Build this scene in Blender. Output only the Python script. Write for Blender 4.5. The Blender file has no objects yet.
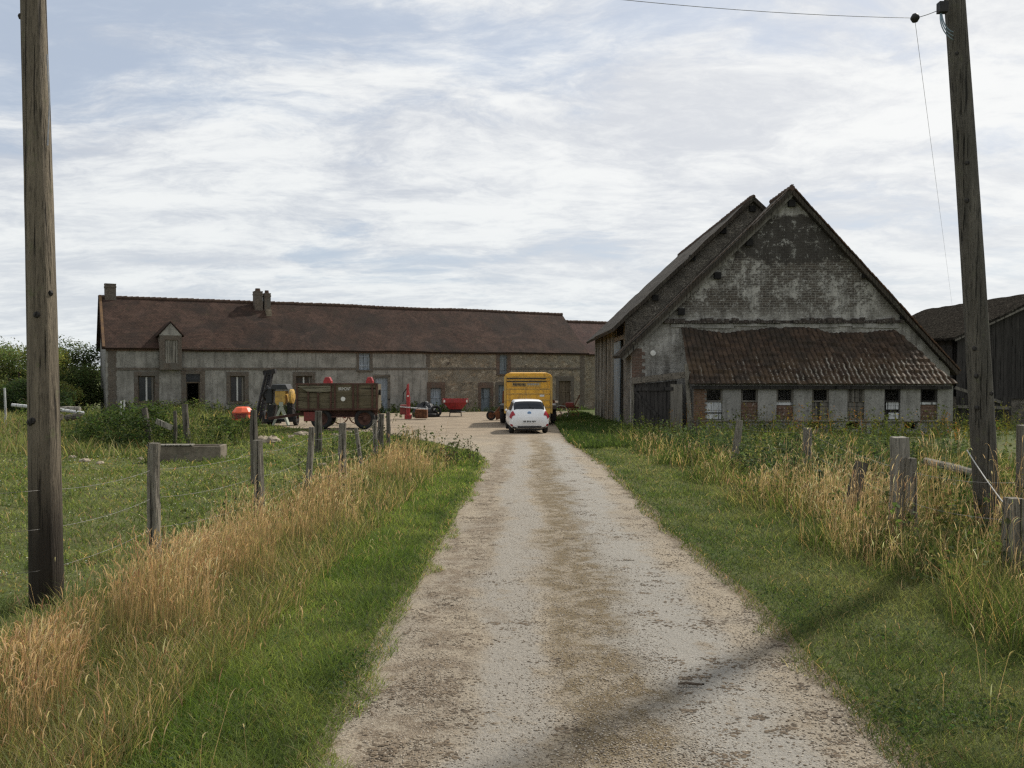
import bpy, math, random
import numpy as np
from mathutils import Vector, Matrix

rng = np.random.default_rng(7)
random.seed(7)
S = bpy.context.scene
C = S.collection
R = math.radians

# ------------------------------------------------------------------ camera model (used to measure the place)
CAMZ, F = 1.82, 800.0
PITCH = math.atan(16 / 800)
def ray(x, y):
    u, v = (x - 512) / F, (384 - y) / F
    return Vector((u, math.cos(PITCH) + v * math.sin(PITCH), -math.sin(PITCH) + v * math.cos(PITCH)))
def at(x, y, d):
    r = ray(x, y); t = d / r.y
    return Vector((r.x * t, d, CAMZ + r.z * t))

# ------------------------------------------------------------------ terrain
_G = rng.random((64, 64))
def vnoise(x, y, s=1.0, k=0):
    x = np.asarray(x, float) / s + k * 7.31; y = np.asarray(y, float) / s + k * 3.77
    xi = np.floor(x).astype(int); yi = np.floor(y).astype(int)
    fx = x - xi; fy = y - yi
    fx = fx * fx * (3 - 2 * fx); fy = fy * fy * (3 - 2 * fy)
    g = lambda a, b: _G[a % 64, b % 64]
    return (g(xi, yi) * (1 - fx) + g(xi + 1, yi) * fx) * (1 - fy) + (g(xi, yi + 1) * (1 - fx) + g(xi + 1, yi + 1) * fx) * fy
TY = [-60, 0, 3.64, 6.9, 11.1, 17.9, 20.5, 22.5, 24.5, 27, 30, 33, 36, 42, 50, 57, 62, 66]
TL = [-1.0, -1.0, -.95, -.9, -.82, -.64, -.74, -1.0, -1.75, -2.7, -3.9, -5.4, -9.5, -13, -14, -10.5, -6.5, -1]
TR = [1.9, 1.85, 1.9, 2.02, 2.0, 2.18, 2.15, 2.1, 2.05, 1.95, 2.0, 2.05, 2.15, 2.3, 3.0, 4.2, 4.6, 4.8]
def roadL(y): return np.interp(y, TY, TL)
def roadR(y): return np.interp(y, TY, TR)
def sstep(a, b, x):
    t = np.clip((np.asarray(x, float) - a) / (b - a), 0, 1)
    return t * t * (3 - 2 * t)
def gz(x, y):
    x = np.asarray(x, float); y = np.asarray(y, float)
    z = -0.026 * np.clip(y, 0, 90)
    off = np.maximum(roadL(y) - x, x - roadR(y))
    m = sstep(.35, 2.2, off) * (1 - sstep(60, 90, np.abs(x)))
    z = z + m * (.16 * (vnoise(x, y, 3.1) - .5) + .10 * (vnoise(x, y, 1.1, 2) - .5))
    return z
def G(x, y): return float(gz(x, y))
def ground_at(x, y):
    r = ray(x, y); o = Vector((0, 0, CAMZ)); t = 1.0
    while t < 300:
        p = o + r * t
        if p.z <= G(p.x, p.y): return p
        t += .05
    return o + r * 60

# ------------------------------------------------------------------ node materials
class NT:
    def __init__(s, name):
        s.m = bpy.data.materials.new(name); s.m.use_nodes = True
        s.t = s.m.node_tree; s.t.nodes.clear()
        s.out = s.t.nodes.new('ShaderNodeOutputMaterial')
    def n(s, typ, _p=None, **kw):
        n = s.t.nodes.new('ShaderNode' + typ)
        for k, v in (_p or {}).items(): setattr(n, k, v)
        for k, v in kw.items():
            k = k.replace('_', ' ')
            if k.isdigit(): k = int(k)
            s.set(n.inputs[k], v)
        return n
    def set(s, inp, v):
        if isinstance(v, bpy.types.NodeSocket): s.t.links.new(v, inp)
        elif isinstance(v, bpy.types.Node): s.t.links.new(v.outputs[0], inp)
        else:
            if isinstance(v, tuple) and len(v) == 3 and inp.type == 'RGBA': v = (*v, 1)
            inp.default_value = v
    def math(s, op, a, b=0.0, c=False):
        n = s.t.nodes.new('ShaderNodeMath'); n.operation = op; n.use_clamp = c
        s.set(n.inputs[0], a); s.set(n.inputs[1], b); return n.outputs[0]
    def mix(s, f, a, b, mode='MIX'):
        n = s.t.nodes.new('ShaderNodeMix'); n.data_type = 'RGBA'; n.blend_type = mode
        s.set(n.inputs[0], f); s.set(n.inputs[6], a); s.set(n.inputs[7], b); return n.outputs[2]
    def ramp(s, v, a, b, lo=0.0, hi=1.0):
        n = s.t.nodes.new('ShaderNodeMapRange'); n.interpolation_type = 'SMOOTHSTEP'
        for i, q in enumerate((v, a, b, lo, hi)): s.set(n.inputs[i], q)
        return n.outputs[0]
    def coord(s): return s.n('TexCoord').outputs['Object']
    def map(s, v, scale=(1, 1, 1), loc=(0, 0, 0), rot=(0, 0, 0)):
        return s.n('Mapping', Vector=v, Scale=scale, Location=loc, Rotation=rot).outputs[0]
    def noise(s, v, scale, detail=4.0, rough=.55, dist=0.0):
        return s.n('TexNoise', Vector=v, Scale=scale, Detail=detail, Roughness=rough, Distortion=dist).outputs[0]
    def swiz(s, v, u, w):
        q = s.n('SeparateXYZ', Vector=v); i = {'x': 0, 'y': 1, 'z': 2}
        return s.n('CombineXYZ', X=q.outputs[i[u]], Y=q.outputs[i[w]]).outputs[0]
    def bump(s, h, strength=.5, dist=.02):
        return s.n('Bump', Height=h, Strength=strength, Distance=dist).outputs[0]
    def pbr(s, col, rough=.8, bump=None, metal=0.0, spec=.3):
        p = s.n('BsdfPrincipled', Base_Color=col, Roughness=rough, Metallic=metal, Specular_IOR_Level=spec)
        if bump is not None: s.set(p.inputs['Normal'], bump)
        s.t.links.new(p.outputs[0], s.out.inputs[0]); return s.m

def m_rough(name, c1, c2, scale=3, fine=30, bump=.5, rough=.9, stretch=(1, 1, 1), metal=0.0, spec=.25, c3=None):
    t = NT(name); v = t.map(t.coord(), stretch)
    a = t.noise(v, scale, 6, .6); b = t.noise(v, fine, 3, .6)
    col = t.mix(t.ramp(a, .35, .65), c1, c2)
    if c3 is not None: col = t.mix(t.ramp(t.noise(v, scale * 2.3, 5, .65, .5), .55, .68), col, c3)
    col = t.mix(t.ramp(b, .3, .7, 0, .45), col, t.mix(.5, col, (.01, .01, .01)))
    h = t.math('ADD', a, t.math('MULTIPLY', b, .5))
    return t.pbr(col, rough, t.bump(h, bump, .03), metal, spec)

def m_wood(name, c1, c2, scale=9, rough=.85, axis='z', dark=None, moss=None):
    t = NT(name); v = t.coord()
    st = {'z': (1, 1, .06), 'x': (.06, 1, 1), 'y': (1, .06, 1)}[axis]
    w = t.map(v, st); a = t.noise(w, scale, 5, .6, .3); b = t.noise(w, scale * 6, 3, .6)
    big = t.noise(v, 1.7, 3)
    col = t.mix(t.ramp(a, .3, .7), c1, c2)
    col = t.mix(t.ramp(b, .52, .68, 0, .75), col, tuple(q * .25 for q in c1))
    col = t.mix(t.ramp(big, .35, .7, 0, .5), col, tuple(q * .55 for q in c2))
    ck = t.noise(t.map(v, tuple(1 if q == 1 else q * .35 for q in st)), scale * 2.2, 3, .5, .15)
    col = t.mix(t.ramp(ck, .6, .66, 0, .85), col, tuple(q * .12 for q in c1))
    if moss: col = t.mix(t.ramp(t.noise(v, 6, 5, .7), .58, .72, 0, .8), col, moss)
    if dark:                                                        # creosote / damp foot with a ragged upper edge
        z = t.n('SeparateXYZ', Vector=v).outputs[2]
        zz = t.math('ADD', z, t.math('MULTIPLY', a, -1.3))
        col = t.mix(t.ramp(zz, dark[0] - .45, dark[0] + .55, 1, 0), col, dark[1])
    h = t.math('SUBTRACT', t.math('ADD', a, t.math('MULTIPLY', b, .8)), t.math('MULTIPLY', t.ramp(ck, .58, .68), 1.5))
    return t.pbr(col, rough, t.bump(h, .8, .03), 0, .2)

def m_brick(name, c1, c2, mortar, u='x', bw=.22, bh=.068, stain=None):
    t = NT(name); v = t.coord(); uv = t.swiz(v, u, 'z')
    d = t.noise(v, 3, 3); uv2 = t.n('VectorMath', {'operation': 'ADD'}, **{'0': uv, '1': t.n('CombineXYZ', X=t.math('MULTIPLY', d, .03), Y=t.math('MULTIPLY', d, .03)).outputs[0]}).outputs[0]
    b = t.n('TexBrick', Vector=uv2, Color1=c1, Color2=c2, Mortar=mortar, Scale=1.0, Mortar_Size=.008, Brick_Width=bw, Row_Height=bh, Bias=-.2)
    n = t.noise(v, 9, 5, .65)
    col = t.mix(t.ramp(n, .35, .7, 0, .6), b.outputs[0], tuple(q * .4 for q in c1))
    if stain: col = t.mix(t.ramp(t.noise(v, .9, 6, .7, .4), .45, .62, 0, .85), col, stain)
    h = t.math('SUBTRACT', t.math('MULTIPLY', n, .5), b.outputs[1])
    return t.pbr(col, .92, t.bump(h, .6, .02))

def m_tiles(name, c1, c2, c3, moss, u='x', w='y', bw=.18, bh=.12, mossk=.6):
    """plain clay tiles; u runs along the eave, w down the slope"""
    t = NT(name); v = t.coord(); uv = t.swiz(v, u, w)
    b = t.n('TexBrick', {'offset': .5}, Vector=uv, Color1=(0, 0, 0), Color2=(1, 1, 1), Mortar=(.3, .3, .3), Scale=1.0, Mortar_Size=.006, Brick_Width=bw, Row_Height=bh)
    col = t.mix(b.outputs[0], c1, c2)
    n1 = t.noise(v, .35, 6, .65, .3); n2 = t.noise(v, 2.2, 6, .7); n3 = t.noise(v, 14, 4, .7)
    col = t.mix(t.ramp(n1, .4, .65), col, c3)
    col = t.mix(t.ramp(n2, .5, .72, 0, .75), col, tuple(q * .35 for q in c1))
    col = t.mix(t.ramp(t.noise(v, .6, 7, .7, .6), .5, .64, 0, .6), col, tuple(q * 1.25 + .004 for q in c2))
    col = t.mix(t.ramp(t.noise(t.map(v, (1, 1, .2)), 1.4, 5, .65), .54, .68, 0, .5), col, tuple(q * .4 for q in c3))
    col = t.mix(t.ramp(t.math('ADD', n2, t.math('MULTIPLY', n3, .6)), .86, 1.0, 0, mossk), col, moss)
    col = t.mix(b.outputs[1], col, tuple(q * .15 for q in c1))
    q = t.n('SeparateXYZ', Vector=uv).outputs[1]
    saw = t.math('FRACT', t.math('DIVIDE', q, bh))
    h = t.math('ADD', t.math('MULTIPLY', saw, .8), t.math('MULTIPLY', n3, .8))
    h = t.math('ADD', h, t.math('MULTIPLY', b.outputs[0], .5))
    return t.pbr(col, .93, t.bump(h, .8, .03), 0, .15)

def m_plaster(name, c1, c2, dirt, brick=False):
    """old lime render: blotches, drip streaks, lost patches"""
    t = NT(name); v = t.coord()
    a = t.noise(v, .8, 7, .65, .4); s = t.noise(t.map(v, (1, 1, .12)), 3.5, 6, .65); f = t.noise(v, 22, 5, .7); g = t.noise(v, 5, 6, .7)
    col = t.mix(t.ramp(a, .38, .62), c1, c2)
    col = t.mix(t.ramp(s, .45, .72, 0, .75), col, dirt)
    col = t.mix(t.ramp(g, .56, .7, 0, .7), col, tuple(q * .5 for q in dirt))
    col = t.mix(t.ramp(f, .56, .68, 0, .8), col, tuple(min(1, q * 1.55) for q in c1)); col = t.mix(t.ramp(t.noise(v, 9, 5, .75), .53, .66, 0, .7), col, tuple(q * .6 for q in dirt))
    h = t.math('ADD', t.math('ADD', a, g), t.math('MULTIPLY', f, .5))
    return t.pbr(col, .95, t.bump(h, .6, .03), 0, .15)

def m_rubble(name, stones, mortar, scale=5, render=None):
    t = NT(name); v = t.map(t.coord(), (1, 1, 1.45))
    w = t.n('VectorMath', {'operation': 'ADD'}, **{'0': v, '1': t.n('TexNoise', Vector=v, Scale=6.0).outputs[1]}).outputs[0]
    vo = t.n('TexVoronoi', Vector=w, Scale=float(scale)); ed = t.n('TexVoronoi', {'feature': 'DISTANCE_TO_EDGE'}, Vector=w, Scale=float(scale))
    k = t.n('SeparateColor', Color=vo.outputs[1]).outputs[0]
    cr = t.n('ValToRGB', Fac=k); e = cr.color_ramp.elements
    e[0].color = (*stones[0], 1); e[1].color = (*stones[-1], 1)
    for i, s in enumerate(stones[1:-1]): e.new((i + 1) / (len(stones) - 1)).color = (*s, 1)
    m = t.ramp(ed.outputs[0], .02, .14)
    n = t.noise(v, 1.1, 6, .65); f = t.noise(v, 24, 4, .7)
    col = t.mix(m, mortar, cr.outputs[0])
    col = t.mix(t.ramp(n, .42, .68, 0, .7), col, tuple(q * .45 for q in mortar))
    if render: col = t.mix(t.ramp(t.noise(v, .55, 7, .7, .5), .47, .6, 0, .85), col, render)
    col = t.mix(t.ramp(f, .5, .7, 0, .4), col, (.03, .028, .025))
    h = t.math('ADD', t.math('MULTIPLY', m, .8), t.math('MULTIPLY', f, .3))
    return t.pbr(col, .93, t.bump(h, .8, .04), 0, .15)

def m_paint(name, c, dirt, rough=.5, metal=0.0, amount=.5, scale=6):
    t = NT(name); v = t.coord(); n = t.noise(v, scale, 6, .7); s = t.noise(t.map(v, (1, 1, .15)), scale * 2, 5, .65)
    k = t.math('MULTIPLY', t.math('ADD', t.ramp(n, .45, .7), t.ramp(s, .5, .75), True), amount)
    return t.pbr(t.mix(k, c, dirt), rough, t.bump(n, .15, .01), metal, .4)

def m_foliage(name, trans=.35, gloss=.02):
    t = NT(name); a = t.n('Attribute', {'attribute_name': 'col'})
    d = t.n('BsdfDiffuse', Color=a.outputs[0], Roughness=1.0)
    tr = t.n('BsdfTranslucent', Color=t.mix(1.0, a.outputs[0], (1.08, 1.08, .8), 'MULTIPLY'))
    g = t.n('BsdfGlossy', Color=(.6, .65, .55), Roughness=.6)
    m1 = t.n('MixShader', Fac=trans); t.set(m1.inputs[1], d.outputs[0]); t.set(m1.inputs[2], tr.outputs[0])
    m2 = t.n('MixShader', Fac=gloss); t.set(m2.inputs[1], m1.outputs[0]); t.set(m2.inputs[2], g.outputs[0])
    t.t.links.new(m2.outputs[0], t.out.inputs[0]); return t.m

# ------------------------------------------------------------------ mesh helpers
class MB:
    def __init__(s): s.v = []; s.f = []
    def add(s, vs, fs):
        o = len(s.v); s.v += [tuple(v) for v in vs]; s.f += [tuple(i + o for i in f) for f in fs]; return s
    def box(s, x0, x1, y0, y1, z0, z1, M=None):
        p = [Vector((x, y, z)) for z in (z0, z1) for y in (y0, y1) for x in (x0, x1)]
        if M is not None: p = [M @ q for q in p]
        return s.add(p, [(0, 2, 3, 1), (4, 5, 7, 6), (0, 1, 5, 4), (2, 6, 7, 3), (0, 4, 6, 2), (1, 3, 7, 5)])
    def beam(s, a, b, w, h, up=(0, 0, 1)):
        a = Vector(a); b = Vector(b); d = (b - a).normalized(); u = Vector(up)
        r = d.cross(u)
        if r.length < 1e-3: r = Vector((1, 0, 0))
        r.normalize(); u = r.cross(d).normalized()
        p = [c + r * sx * w / 2 + u * sz * h / 2 for c in (a, b) for sx, sz in ((-1, -1), (1, -1), (1, 1), (-1, 1))]
        return s.add(p, [(3, 2, 1, 0), (4, 5, 6, 7), (0, 1, 5, 4), (1, 2, 6, 5), (2, 3, 7, 6), (3, 0, 4, 7)])
    def tube(s, pts, rad, n=8, cap=True, jit=0.0, groove=0.0):
        gv = [1 + random.uniform(-groove, groove * .5) for _ in range(n)]
        pts = [Vector(p) for p in pts]
        if not hasattr(rad, '__len__'): rad = [rad] * len(pts)
        vs = []; ref = None
        for i, p in enumerate(pts):
            d = (pts[min(i + 1, len(pts) - 1)] - pts[max(i - 1, 0)]).normalized()
            if ref is None: ref = d.orthogonal().normalized()
            ref = (ref - d * ref.dot(d)).normalized(); b = d.cross(ref)
            for k in range(n):
                a = 2 * math.pi * k / n; r = rad[i] * (1 + random.uniform(-jit, jit)) * gv[k]
                vs.append(p + (ref * math.cos(a) + b * math.sin(a)) * r)
        fs = [(i * n + k, i * n + (k + 1) % n, (i + 1) * n + (k + 1) % n, (i + 1) * n + k) for i in range(len(pts) - 1) for k in range(n)]
        if cap: fs += [tuple(range(n - 1, -1, -1)), tuple((len(pts) - 1) * n + k for k in range(n))]
        return s.add(vs, fs)
    def prism(s, poly, d0, d1, plane='xz'):
        """polygon in the xz plane extruded along y (or yz along x)"""
        n = len(poly)
        mk = (lambda a, b, d: (a, d, b)) if plane == 'xz' else ((lambda a, b, d: (d, a, b)) if plane == 'yz' else (lambda a, b, d: (a, b, d)))
        vs = [mk(a, b, d0) for a, b in poly] + [mk(a, b, d1) for a, b in poly]
        fs = [tuple(range(n)), tuple(range(2 * n - 1, n - 1, -1))] + [(i, n + i, n + (i + 1) % n, (i + 1) % n) for i in range(n)]
        return s.add(vs, fs)
    def lathe(s, prof, n=20, axis='z', c=(0, 0, 0), closed=False):
        vs = []; c = Vector(c)
        for r, h in prof:
            for k in range(n):
                a = 2 * math.pi * k / n; p = (r * math.cos(a), r * math.sin(a), h)
                if axis == 'x': p = (p[2], p[0], p[1])
                if axis == 'y': p = (p[0], p[2], p[1])
                vs.append(c + Vector(p))
        m = len(prof)
        rows = m if closed else m - 1
        fs = [(i * n + k, i * n + (k + 1) % n, ((i + 1) % m) * n + (k + 1) % n, ((i + 1) % m) * n + k) for i in range(rows) for k in range(n)]
        return s.add(vs, fs)
    def build(s, name, m, parent=None, smooth=False, bevel=0, loc=None, rz=None):
        if name in SPLIT:
            up = list(range(len(s.v)))
            def root(i):
                while up[i] != i: up[i] = up[up[i]]; i = up[i]
                return i
            for f in s.f:
                for q in f[1:]: up[root(q)] = root(f[0])
            groups = {}
            for f in s.f: groups.setdefault(root(f[0]), []).append(f)
            if len(groups) > 1:
                for fs in groups.values():
                    ids = sorted({i for f in fs for i in f}); mp = {i: k for k, i in enumerate(ids)}
                    q = MB(); q.v = [s.v[i] for i in ids]; q.f = [tuple(mp[i] for i in f) for f in fs]
                    o = q.build(name, m, parent, smooth, bevel, loc, rz)
                return o
        me = bpy.data.meshes.new(name); me.from_pydata(s.v, [], s.f); me.validate(); me.update()
        o = bpy.data.objects.new(name, me); C.objects.link(o)
        if m: me.materials.append(m)
        import bmesh
        bm = bmesh.new(); bm.from_mesh(me); bmesh.ops.recalc_face_normals(bm, faces=bm.faces); bm.to_mesh(me); bm.free()
        if smooth:
            for p in me.polygons: p.use_smooth = True
        if bevel:
            b = o.modifiers.new('edge', 'BEVEL'); b.width = bevel; b.segments = 2; b.limit_method = 'ANGLE'
        if parent: o.parent = parent
        if loc is not None: o.location = loc
        if rz is not None: o.rotation_euler.z = rz
        return o

SPLIT = {'rail', 'side_wall', 'hose', 'guard', 'lintel'}
def tag(o, label=None, cat=None, group=None, kind=None):
    if label: o['label'] = label
    if cat: o['category'] = cat
    if group: o['group'] = group
    if kind: o['kind'] = kind
    return o
def thing(name, label, cat, loc=(0, 0, 0), rz=0, group=None):
    o = bpy.data.objects.new(name, None); C.objects.link(o); o.location = loc; o.rotation_euler.z = rz; o.empty_display_size = .2
    return tag(o, label, cat, group)
def dup(root, loc, rz, label=None):
    r = root.copy(); C.objects.link(r); r.location = loc; r.rotation_euler.z = rz
    if label: r['label'] = label
    for ch in list(root.children):
        c = ch.copy(); C.objects.link(c); c.parent = r
        for g in ch.children:
            d = g.copy(); C.objects.link(d); d.parent = c
    return r

class Bulk:
    """many blades / leaves collected into one mesh with a colour per plant"""
    def __init__(s): s.v = []; s.c = []; s.q = []; s.t = []; s.n = 0
    def add(s, V, col, quads=None, tris=None):
        """V (N,k,3), col (N,3); quads/tris: local index lists"""
        N, k, _ = V.shape; base = s.n + np.arange(N)[:, None] * k
        s.v.append(V.reshape(-1, 3)); s.c.append(np.repeat(col, k, 0))
        for q in quads or []: s.q.append(base + np.array(q)[None])
        for q in tris or []: s.t.append(base + np.array(q)[None])
        s.n += N * k
    def build(s, name, m, parent=None):
        me = bpy.data.meshes.new(name); V = np.concatenate(s.v); Cc = np.concatenate(s.c)
        Q = np.concatenate(s.q) if s.q else np.zeros((0, 4), int); T = np.concatenate(s.t) if s.t else np.zeros((0, 3), int)
        me.vertices.add(len(V)); me.vertices.foreach_set('co', V.astype('f').ravel())
        me.loops.add(Q.size + T.size); me.polygons.add(len(Q) + len(T))
        me.loops.foreach_set('vertex_index', np.concatenate([Q.ravel(), T.ravel()]).astype('i'))
        me.polygons.foreach_set('loop_start', np.concatenate([np.arange(len(Q)) * 4, len(Q) * 4 + np.arange(len(T)) * 3]).astype('i'))
        me.update(calc_edges=True)
        a = me.color_attributes.new('col', 'FLOAT_COLOR', 'POINT')
        a.data.foreach_set('color', np.concatenate([Cc, np.ones((len(Cc), 1))], 1).astype('f').ravel())
        me.materials.append(m); o = bpy.data.objects.new(name, me); C.objects.link(o)
        if parent: o.parent = parent
        return o

def blades(B, P, h, w, col, lean=.25, curl=.35, az=None):
    N = len(P)
    if N == 0: return
    az = rng.uniform(0, 2 * np.pi, N) if az is None else az
    d = np.stack([np.cos(az), np.sin(az), np.zeros(N)], 1); fa = az + rng.uniform(-1.2, 1.2, N)
    sd = np.stack([-np.sin(fa), np.cos(fa), np.zeros(N)], 1)
    ln = rng.uniform(0, 1, N) * lean; cu = rng.uniform(.2, 1, N) * curl
    V = np.zeros((N, 7, 3)); k = 0
    for t, wf in ((0, 1), (.4, .9), (.75, .6), (1, 0)):
        c = P + d * (h * (ln * t + cu * t * t))[:, None]; c[:, 2] += h * t * (1 - .35 * cu * t)
        if wf:
            V[:, k] = c - sd * (w * wf / 2)[:, None]; V[:, k + 1] = c + sd * (w * wf / 2)[:, None]; k += 2
        else: V[:, 6] = c
    B.add(V, col, [(0, 1, 3, 2), (2, 3, 5, 4)], [(4, 5, 6)])

def seedheads(B, P, h, w, col, hcol, hl=.07, hw=.005, lean=.25):
    """thin stem that bends over at the top into a narrow nodding head"""
    N = len(P)
    if N == 0: return
    az = np.where(rng.random(N) < .4, rng.normal(.4, .8, N), rng.uniform(0, 6.28, N)); d = np.stack([np.cos(az), np.sin(az), np.zeros(N)], 1)
    ln = rng.uniform(.0, 1, N) ** 1.5 * lean; nod = rng.uniform(.1, 1, N) ** 1.6
    fa = rng.uniform(0, 6.28, N); sd = np.stack([-np.sin(fa), np.cos(fa), np.zeros(N)], 1)
    pt = lambda t: P + d * (h * (ln * t + .05 * nod * t ** 3))[:, None] + np.array([0, 0, 1]) * (h * t)[:, None]
    V = np.zeros((N, 6, 3))
    for i, t in enumerate((0, .55, 1.0)):
        wf = 1 - .45 * t; V[:, 2 * i] = pt(t) - sd * (w * wf / 2)[:, None]; V[:, 2 * i + 1] = pt(t) + sd * (w * wf / 2)[:, None]
    B.add(V, col, [(0, 1, 3, 2), (2, 3, 5, 4)])
    L = hl * rng.uniform(.55, 1.5, N); W = hw * rng.uniform(.7, 1.5, N); th = .12 + nod * 1.15   # how far each third of the head turns over
    c = pt(1.0); cs = [c]; a = ln.copy()
    for k in range(3):
        a = a + th * (.35 + .4 * k) * .75; c = c + d * (np.sin(a) * L / 3)[:, None] + np.array([0, 0, 1]) * (np.cos(a) * L / 3)[:, None]; cs.append(c)
    for turn in (0, 1):
        s2 = sd if not turn else np.cross(sd, np.array([0, 0, 1.]))
        H = np.zeros((N, 7, 3))
        for k, wf in enumerate((.35, 1, .8)):
            H[:, 2 * k] = cs[k] - s2 * (W * wf / 2)[:, None]; H[:, 2 * k + 1] = cs[k] + s2 * (W * wf / 2)[:, None]
        H[:, 6] = cs[3]
        B.add(H, hcol, [(0, 1, 3, 2), (2, 3, 5, 4)], [(4, 5, 6)])

def leaves(B, P, size, col, up=.3, droop=0.0):
    N = len(P)
    if N == 0: return
    a = rng.normal(size=(N, 3)); a[:, 2] = a[:, 2] * .6 + droop; a /= np.linalg.norm(a, axis=1)[:, None]
    b = rng.normal(size=(N, 3)); b[:, 2] *= .5; n = rng.normal(size=(N, 3)); n[:, 2] = np.abs(n[:, 2]) + up
    s = np.cross(a, n); s /= np.maximum(np.linalg.norm(s, axis=1), 1e-6)[:, None]
    nn = np.cross(s, a); size = size[:, None]
    V = np.stack([P - a * size * .5, P + s * size * .3 + nn * size * .08, P + a * size * .5, P - s * size * .3 + nn * size * .08], 1)
    B.add(V, col, [(0, 1, 2, 3)])

def tint(n, c, var=.2, hue=.12):
    c = np.array(c)[None] * (1 + rng.normal(0, var, (n, 1))).clip(.4, 1.9)
    return (c * (1 + rng.normal(0, hue, (n, 3)))).clip(.005, .9)
def blend(a, b, t): return a * (1 - t)[:, None] + b * t[:, None]

# ------------------------------------------------------------------ materials
M = {}
M['pole'] = m_wood('weathered_pole', (.115, .095, .068), (.23, .19, .135), 18, dark=(.28, (.034, .027, .02)), moss=(.13, .13, .07))
M['pole2'] = m_wood('grey_pole', (.075, .068, .055), (.15, .135, .108), 18, moss=(.11, .11, .07))
M['post'] = m_wood('grey_post', (.13, .115, .09), (.3, .27, .215), 22, moss=(.24, .24, .14))
M['post_dark'] = m_wood('dark_post', (.09, .08, .065), (.17, .15, .12), 16, moss=(.12, .13, .07))
M['board'] = m_wood('old_boards', (.12, .108, .09), (.22, .2, .165), 6)
M['board_dark'] = m_wood('dark_boards', (.03, .027, .024), (.062, .056, .05), 5)
M['board_light'] = m_wood('silver_boards', (.17, .155, .125), (.36, .33, .275), 9)
M['timber_x'] = m_wood('beam_timber', (.12, .105, .085), (.22, .19, .15), 7, axis='x')
M['blue_board'] = m_wood('faded_blue_boards', (.15, .18, .2), (.27, .305, .325), 6)
M['grey_door'] = m_wood('grey_blue_door', (.25, .29, .32), (.4, .44, .47), 6)
M['white_board'] = m_wood('white_boards', (.5, .5, .48), (.66, .66, .64), 6)
M['plaster'] = m_plaster('grey_render', (.335, .315, .275), (.215, .202, .175), (.105, .097, .083))
M['plaster2'] = m_plaster('barn_render', (.24, .225, .2), (.18, .17, .15), (.11, .102, .09))
M['limewash'] = m_plaster('pale_render', (.33, .315, .28), (.24, .23, .205), (.15, .142, .122))
M['rubble'] = m_rubble('flint_rubble', [(.22, .165, .11), (.38, .3, .21), (.09, .07, .055), (.55, .47, .36), (.27, .18, .11)], (.34, .29, .215), 3.4, render=(.29, .255, .2))
M['rubble_dark'] = m_rubble('dark_stone', [(.15, .125, .1), (.25, .22, .175), (.08, .07, .058), (.33, .295, .24)], (.2, .18, .148), 5)
M['brick'] = m_brick('old_brick', (.13, .075, .052), (.2, .115, .078), (.2, .175, .14), stain=(.12, .1, .08))
M['brick_brown'] = m_brick('brown_brick', (.12, .09, .068), (.18, .14, .105), (.21, .19, .155), stain=(.13, .118, .098))
M['brick_y'] = m_brick('old_brick_side', (.2, .09, .055), (.28, .14, .09), (.25, .21, .17), u='y')
M['tiles'] = m_tiles('plain_tiles', (.044, .027, .02), (.073, .043, .031), (.036, .026, .021), (.10, .085, .05), mossk=.3)
M['tiles_far'] = m_tiles('plain_tiles_far', (.06, .035, .029), (.09, .052, .042), (.05, .034, .03), (.1, .085, .06), mossk=.3)
M['tiles_barn'] = m_tiles('mossy_tiles', (.042, .034, .027), (.07, .056, .042), (.05, .045, .035), (.15, .14, .1), u='y', w='x', mossk=.6)
M['verge'] = m_rough('verge_mortar', (.05, .04, .032), (.09, .065, .045), 5, 30, .8, c3=(.14, .07, .032))
M['ridge'] = m_rough('ridge_tile', (.07, .045, .034), (.11, .07, .05), 4, 25, .6, c3=(.16, .13, .085))
M['glass'] = m_paint('window_glass', (.03, .034, .038), (.08, .08, .075), .12, 0, .4)
M['frame_white'] = m_paint('white_frame', (.55, .54, .5), (.3, .28, .25), .6)
M['frame_brown'] = m_wood('brown_frame', (.11, .085, .06), (.17, .13, .09))
M['dark'] = m_rough('dark_void', (.012, .011, .01), (.02, .018, .016), 3)  # near-black colour standing in for shade inside the purlin holes
M['concrete'] = m_rough('old_concrete', (.135, .112, .082), (.22, .186, .138), 2.5, 28, .6, c3=(.13, .125, .09))
M['stone'] = m_rough('pale_stone', (.2, .165, .115), (.36, .3, .22), 3, 26, .6)
M['iron'] = m_rough('black_iron', (.022, .022, .022), (.04, .036, .032), 5, 30, .3, .6, metal=.3)
M['rust'] = m_rough('rusty_iron', (.1, .045, .025), (.2, .09, .045), 6, 35, .6, .85, metal=.2)
M['steel'] = m_rough('grey_steel', (.25, .255, .25), (.36, .36, .34), 6, 30, .3, .5, metal=.3)
M['pale_green'] = m_paint('pale_green_paint', (.36, .39, .31), (.2, .18, .12), .5)
M['tyre'] = m_rough('rubber', (.018, .018, .018), (.035, .033, .03), 6, 40, .3, .8)
M['red'] = m_paint('red_paint', (.33, .028, .03), (.1, .026, .02), .45, 0, .7)
M['red_rust'] = m_paint('dull_red_paint', (.2, .035, .028), (.08, .03, .022), .6, 0, .7)
M['orange'] = m_paint('orange_plastic', (.78, .12, .04), (.5, .09, .04), .45, 0, .3)
M['yellow'] = m_paint('yellow_paint', (.74, .39, .035), (.24, .13, .04), .5, 0, .7, 3)
M['yellow2'] = m_paint('pale_yellow_paint', (.52, .32, .07), (.2, .13, .055), .5, 0, .75, 4)
M['olive'] = m_wood('trailer_boards', (.1, .082, .048), (.165, .135, .085), 5, axis='x')
M['olive_light'] = m_wood('trailer_side_board', (.17, .15, .1), (.26, .23, .16), 5, axis='x')
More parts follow.
